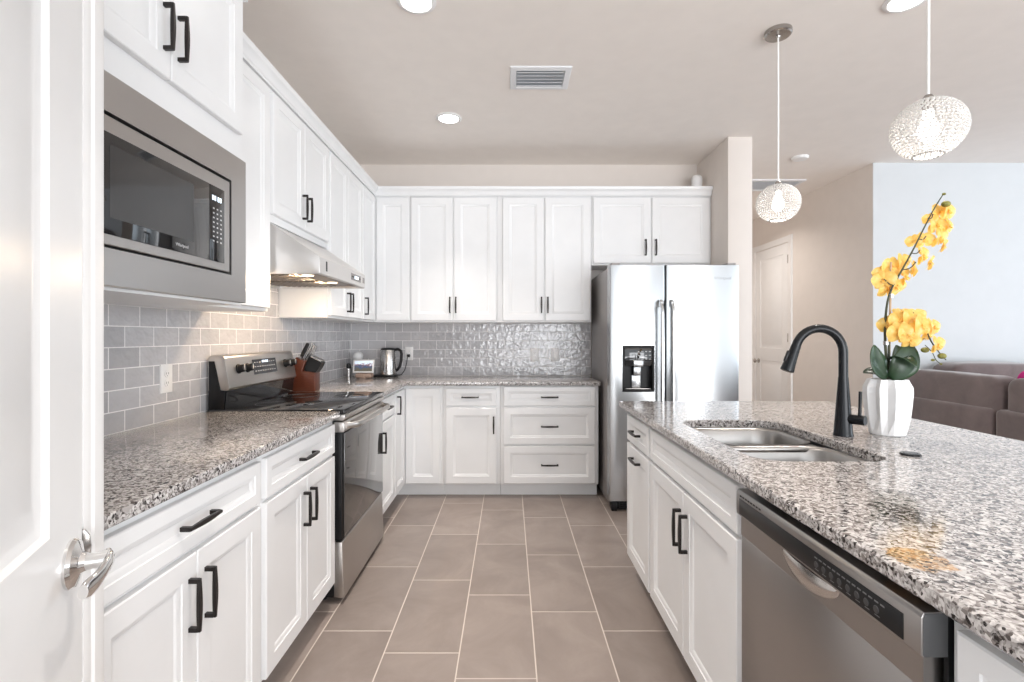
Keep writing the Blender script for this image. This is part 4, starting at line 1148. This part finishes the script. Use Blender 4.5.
def leaf(p0, p1, p2, wid, fold, nrm):
    nu, nv = 14, 6; vs_ = []; P0, P1, P2 = map(Vector, (p0, p1, p2)); nrm = Vector(nrm).normalized()
    for i in range(nu + 1):
        t = i / nu; p = P0 * (1 - t) ** 2 + P1 * 2 * t * (1 - t) + P2 * t * t; d = ((P1 - P0) * (1 - t) + (P2 - P1) * t).normalized()
        sd = d.cross(nrm).normalized(); nn = sd.cross(d); w = wid * (math.sin(math.pi * (0.10 + 0.895 * t)) ** 0.6) * (0.6 + 0.4 * min(1, t * 2.2))
        for j in range(nv + 1):
            s = 2 * j / nv - 1; vs_.append(p + sd * w * s + nn * fold * abs(s) ** 1.4 * w)
    top = [(i * (nv + 1) + j, (i + 1) * (nv + 1) + j, (i + 1) * (nv + 1) + j + 1, i * (nv + 1) + j + 1) for i in range(nu) for j in range(nv)]
    o = orc.part('leaf', MB().add(vs_, top), M['leaf'], angle=0, recalc=False); o.data.shade_smooth()
    md = o.modifiers.new('thick', 'SOLIDIFY'); md.thickness = 0.002
    return o
leaf(W(886, 378.3, 1.81), W(873, 366, 1.79), W(874, 345, 1.80), 0.038, 0.25, (0.25, -1, 0.1))
leaf(W(890, 378.3, 1.81), W(908, 368, 1.77), W(908, 342, 1.80), 0.045, 0.25, (-0.2, -1, 0.15))
leaf(W(892, 378.3, 1.83), W(896, 345, 1.80), W(917, 368, 1.74), 0.034, 0.3, (0.1, -0.55, 0.8))
leaf(W(886, 378.3, 1.83), W(874, 370, 1.84), W(863, 373, 1.86), 0.026, 0.3, (0, -0.5, 0.85))
leaf(W(890, 378.3, 1.86), W(902, 360, 1.90), W(896, 345, 1.92), 0.030, 0.3, (0, -1, 0.2))

# ------------------------------------------------------------------ sofa
sf = Thing('sectional_sofa', (3.9, 3.4, 0), 'taupe suede sectional sofa beyond the island, its back to the kitchen', 'sofa')
def soft(mb, x0, y0, z0, x1, y1, z1, p=4.0, wr=0.006, seed=0):
    cx, cy, cz = (x0 + x1) / 2, (y0 + y1) / 2, (z0 + z1) / 2; a, b_, c = (x1 - x0) / 2, (y1 - y0) / 2, (z1 - z0) / 2
    nu, nv = 48, 28; rings = []
    sp = lambda v, e: math.copysign(abs(v) ** e, v); e = 2 / p; rnd = random.Random(seed); ph = [rnd.uniform(0, 6.28) for _ in range(6)]
    for i in range(nv + 1):
        f = -math.pi / 2 + math.pi * i / nv; r = []
        for k_ in range(nu):
            g = 2 * math.pi * k_ / nu
            x = a * sp(math.cos(f), e) * sp(math.cos(g), e); y = b_ * sp(math.cos(f), e) * sp(math.sin(g), e); z = c * sp(math.sin(f), e)
            w = wr * (math.sin(13 * y + 9 * z + ph[0]) + math.sin(21 * z - 7 * y + 5 * x + ph[1]) + 0.6 * math.sin(31 * y + 11 * z + ph[2]))
            q = Vector((x, y, z)); L = q.length; q = q * (1 + w / max(L, 0.05)); r.append((cx + q.x, cy + q.y, cz + q.z))
        rings.append(r)
    return mb.loft(rings)
for y0, y1 in ((3.59, 4.44), (2.20, 3.575), (0.9, 2.185)):
    sf.part('back_frame', MB().box(3.44, y0, 0.08, 3.66, y1, 0.752, 0.035, 4), M['suede'])
    sf.part('seat', MB().box(3.66, y0, 0.08, 4.40, y1, 0.53, 0.05, 3), M['suede'])
sf.part('back_frame', MB().box(3.66, 4.27, 0.08, 6.4, 4.475, 0.80, 0.035, 4), M['suede'])
sf.part('seat', MB().box(4.41, 3.55, 0.08, 6.4, 4.26, 0.53, 0.05, 3), M['suede'])
for i, (y0, y1) in enumerate(((3.555, 4.45), (2.80, 3.53), (2.05, 2.78))):
    sf.part('back_cushion', soft(MB(), 3.465, y0, 0.46, 3.665, y1, 0.985, 7.0, 0.004, i), M['suede'])
for i, (x0, x1) in enumerate(((3.68, 4.52), (4.54, 5.38), (5.40, 6.24))):
    sf.part('back_cushion', soft(MB(), x0, 4.15, 0.46, x1, 4.44, 1.045, 7.0, 0.005, 9 + i), M['suede'])
for x, y in ((3.50, 1.0), (3.50, 4.38), (4.34, 1.0), (6.3, 3.62), (6.3, 4.40)): sf.part('foot', MB().cyl((x, y, 0), (x, y, 0.09), 0.025, n=12), M['blackp'])
mb = soft(MB(), -0.06, -0.23, -0.25, 0.06, 0.23, 0.25, 4.0, 0.002, 4)
o = mb.build('throw_pillow', M['pink']); o.location = (3.815, 3.50, 0.797); o.rotation_euler = (0, math.radians(-10), math.radians(4))
tag(o, 'bright pink throw pillow on the taupe sofa', 'pillow')

# ------------------------------------------------------------------ ceiling fixtures
def recessed(x, y, label):
    t = Thing('recessed_light', (x, y, ZC), label, 'ceiling light', 'recessed ceiling lights')
    t.part('trim_ring', MB().lathe([(0.068, 0.001), (0.092, 0.001), (0.092, -0.004), (0.085, -0.009), (0.072, -0.010), (0.066, -0.004), (0.068, 0.001)], (x, y, ZC), 40, cap0=False, cap1=False), M['white'])
    t.part('lens', MB().lathe([(0, -0.003), (0.067, -0.003), (0.067, -0.006), (0, -0.007)], (x, y, ZC), 40), M['lens'])
    return t


def lamp(x, y, p, col=(1.0, 0.93, 0.86)):
    a = area('recessed_and_fill_glow', (x, y, ZC - 0.012), (x, y, 0), 0.13, 0.13, p, col, 'DISK', math.radians(75)); return a


rl = recessed(-0.43, 3.576, 'recessed ceiling light nearest the back wall cabinets')
for x, y, lab in ((-0.43, 2.325, 'recessed ceiling light at the top edge, in front of the range'), (1.83, 2.318, 'recessed ceiling light beside the nearer pendant, at the top edge')):
    c = copy_tree(rl.o); c.location = (x, y, ZC); c['label'] = lab
for x, y in ((-0.43, 3.576), (-0.43, 2.325), (1.83, 2.318), (0.15, 1.1), (1.8, 0.6), (4.6, 2.6)): lamp(x, y, 3.2)  # last three are unseen lamps added as fill, with no fixture built
area('hall_fill_light', (2.45, 5.9, ZC - 0.012), (2.45, 5.9, 0), 0.13, 0.13, 5.5, (1.0, 0.93, 0.86), 'DISK', math.radians(140))  # unseen lamp added to brighten the hall wall, no fixture built

vt = Thing('ceiling_vent', (0.183, 3.01, ZC), 'white louvred air vent in the kitchen ceiling', 'vent')
x0, x1, y0, y1 = 0.005, 0.362, 2.885, 3.150
L4 = lambda i, z: [(x0 + i, y0 + i, z), (x1 - i, y0 + i, z), (x1 - i, y1 - i, z), (x0 + i, y1 - i, z)]
vt.part('frame', MB().loft([L4(0, ZC - 0.0005), L4(0, ZC - 0.004), L4(0.004, ZC - 0.008), L4(0.034, ZC - 0.012), L4(0.036, ZC - 0.010), L4(0.037, ZC - 0.001)], True, False), M['vent'])
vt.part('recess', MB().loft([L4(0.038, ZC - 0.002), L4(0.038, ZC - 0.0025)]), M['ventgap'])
for i in range(5):
    yy = y0 + 0.048 + i * 0.038
    vt.part('louvre', MB().prism([(yy + 0.026, ZC - 0.003), (yy - 0.004, ZC - 0.017), (yy - 0.006, ZC - 0.0155), (yy + 0.022, ZC - 0.003)], lambda a, b, t: (t, a, b), x0 + 0.040, x1 - 0.040), M['vent'])

sd = MB().lathe([(0, 0), (0.070, 0), (0.066, -0.010), (0.058, -0.020), (0.03, -0.024), (0, -0.024)], (0, 0, 0), 32).build('smoke_detector', M['white']); sd.location = (2.52, 4.36, ZC)
tag(sd, 'white round smoke detector on the ceiling behind the farther pendant', 'smoke detector')

rt = Thing('return_air_grille', (2.47, 5.15, ZC), 'grey return air grille in the ceiling past the fridge', 'vent')
x0, x1, y0, y1 = 2.00, 2.94, 4.97, 5.34
rt.part('frame', MB().loft([L4(0, ZC - 0.0005), L4(0, ZC - 0.012), L4(0.03, ZC - 0.014), L4(0.032, ZC - 0.001)], True, False), M['vent'])
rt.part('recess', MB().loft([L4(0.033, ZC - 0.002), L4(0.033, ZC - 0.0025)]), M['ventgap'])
sl = MB()
for i in range(12):
    yy = y0 + 0.036 + i * 0.0245; sl.prism([(yy + 0.012, ZC - 0.003), (yy, ZC - 0.013), (yy - 0.002, ZC - 0.012), (yy + 0.009, ZC - 0.003)], lambda a, b, t: (t, a, b), x0 + 0.034, x1 - 0.034)
rt.part('louvres', sl, M['vent'])

# pendants
pz = 1.945; px0, py0 = 1.366, 2.556
pd = Thing('pendant_lamp', (px0, py0, ZC), 'white beaded globe pendant farther along the island', 'pendant lamp', 'beaded pendants over the island')
pd.part('canopy', MB().lathe([(0, -0.001), (0.064, -0.001), (0.064, -0.020), (0.058, -0.026), (0.012, -0.028), (0.008, -0.036), (0, -0.036)], (px0, py0, ZC), 36), M['nickel'])
RX, RZ = 0.101, 0.094
pd.part('cord', MB().tube([(px0, py0, ZC - 0.03), (px0 + 0.001, py0, 2.4), (px0, py0, pz + RZ + 0.014)], 0.0042, 10), M['cordw'])
pd.part('socket', MB().lathe([(0, RZ + 0.018), (0.010, RZ + 0.016), (0.018, RZ + 0.004), (0.018, RZ - 0.035), (0, RZ - 0.036)], (px0, py0, pz), 20), M['nickel'])
bd = MB()
ico = bmesh.new(); bmesh.ops.create_icosphere(ico, subdivisions=1, radius=1.0); ico.verts.ensure_lookup_table(); ico.verts.index_update()
iv = [v.co.copy() for v in ico.verts]; fi = [[v.index for v in f.verts] for f in ico.faces]; ico.free()
rows = 23
for r in range(rows):
    f = math.radians(-66 + 142 * r / (rows - 1)); rr = RX * math.cos(f); zz = RZ * math.sin(f); n = max(8, int(round(2 * math.pi * rr / 0.0135)))
    for k_ in range(n):
        g = 2 * math.pi * (k_ + 0.5 * (r % 2)) / n + 0.02 * math.sin(r * 7.0)
        c = Vector((px0 + rr * math.cos(g), py0 + rr * math.sin(g), pz + zz)); tw = 0.5 * (1 if r % 2 else -1)
        tg = Vector((-math.sin(g), math.cos(g), 0)); nn = Vector((math.cos(f) * math.cos(g), math.cos(f) * math.sin(g), math.sin(f))); up = nn.cross(tg)
        a = (tg * math.cos(tw) + up * math.sin(tw)); b_ = nn.cross(a)
        bd.add([c + a * v.x * 0.0072 + b_ * v.y * 0.0045 + nn * v.z * 0.0038 for v in iv], fi)
pd.part('shade', bd, M['bead'], angle=0, recalc=False)
rm = MB()
for f in (-66, 76):
    f = math.radians(f); rr = RX * math.cos(f); zz = RZ * math.sin(f)
    rm.tube([(px0 + rr * math.cos(g), py0 + rr * math.sin(g), pz + zz) for g in [2 * math.pi * i / 32 for i in range(33)]], 0.0025, 8)
for i in range(6):
    g = 2 * math.pi * i / 6; f = math.radians(76); rr = RX * math.cos(f)
    rm.tube([(px0 + 0.016 * math.cos(g), py0 + 0.016 * math.sin(g), pz + RZ * math.sin(f)), (px0 + rr * math.cos(g), py0 + rr * math.sin(g), pz + RZ * math.sin(f))], 0.002, 6)
pd.part('wire_frame', rm, M['nickel'])
pd.part('bulb', MB().lathe([(0.001, -0.045), (0.016, -0.040), (0.026, -0.026), (0.030, -0.008), (0.026, 0.014), (0.015, 0.036), (0.014, 0.070), (0.001, 0.071)], (px0, py0, pz), 24), M['bulb'])
c = copy_tree(pd.o); c.location = (1.366, 1.64, ZC); c['label'] = 'white beaded globe pendant nearer the camera over the island'
for y in (2.556, 1.64):
    d = bpy.data.lights.new('pendant_glow', 'POINT'); d.energy = 0.42; d.color = (1.0, 0.93, 0.85); d.shadow_soft_size = 0.03
    o = bpy.data.objects.new('pendant_glow', d); COL.objects.link(o); o.location = (px0, y, pz - 0.055)
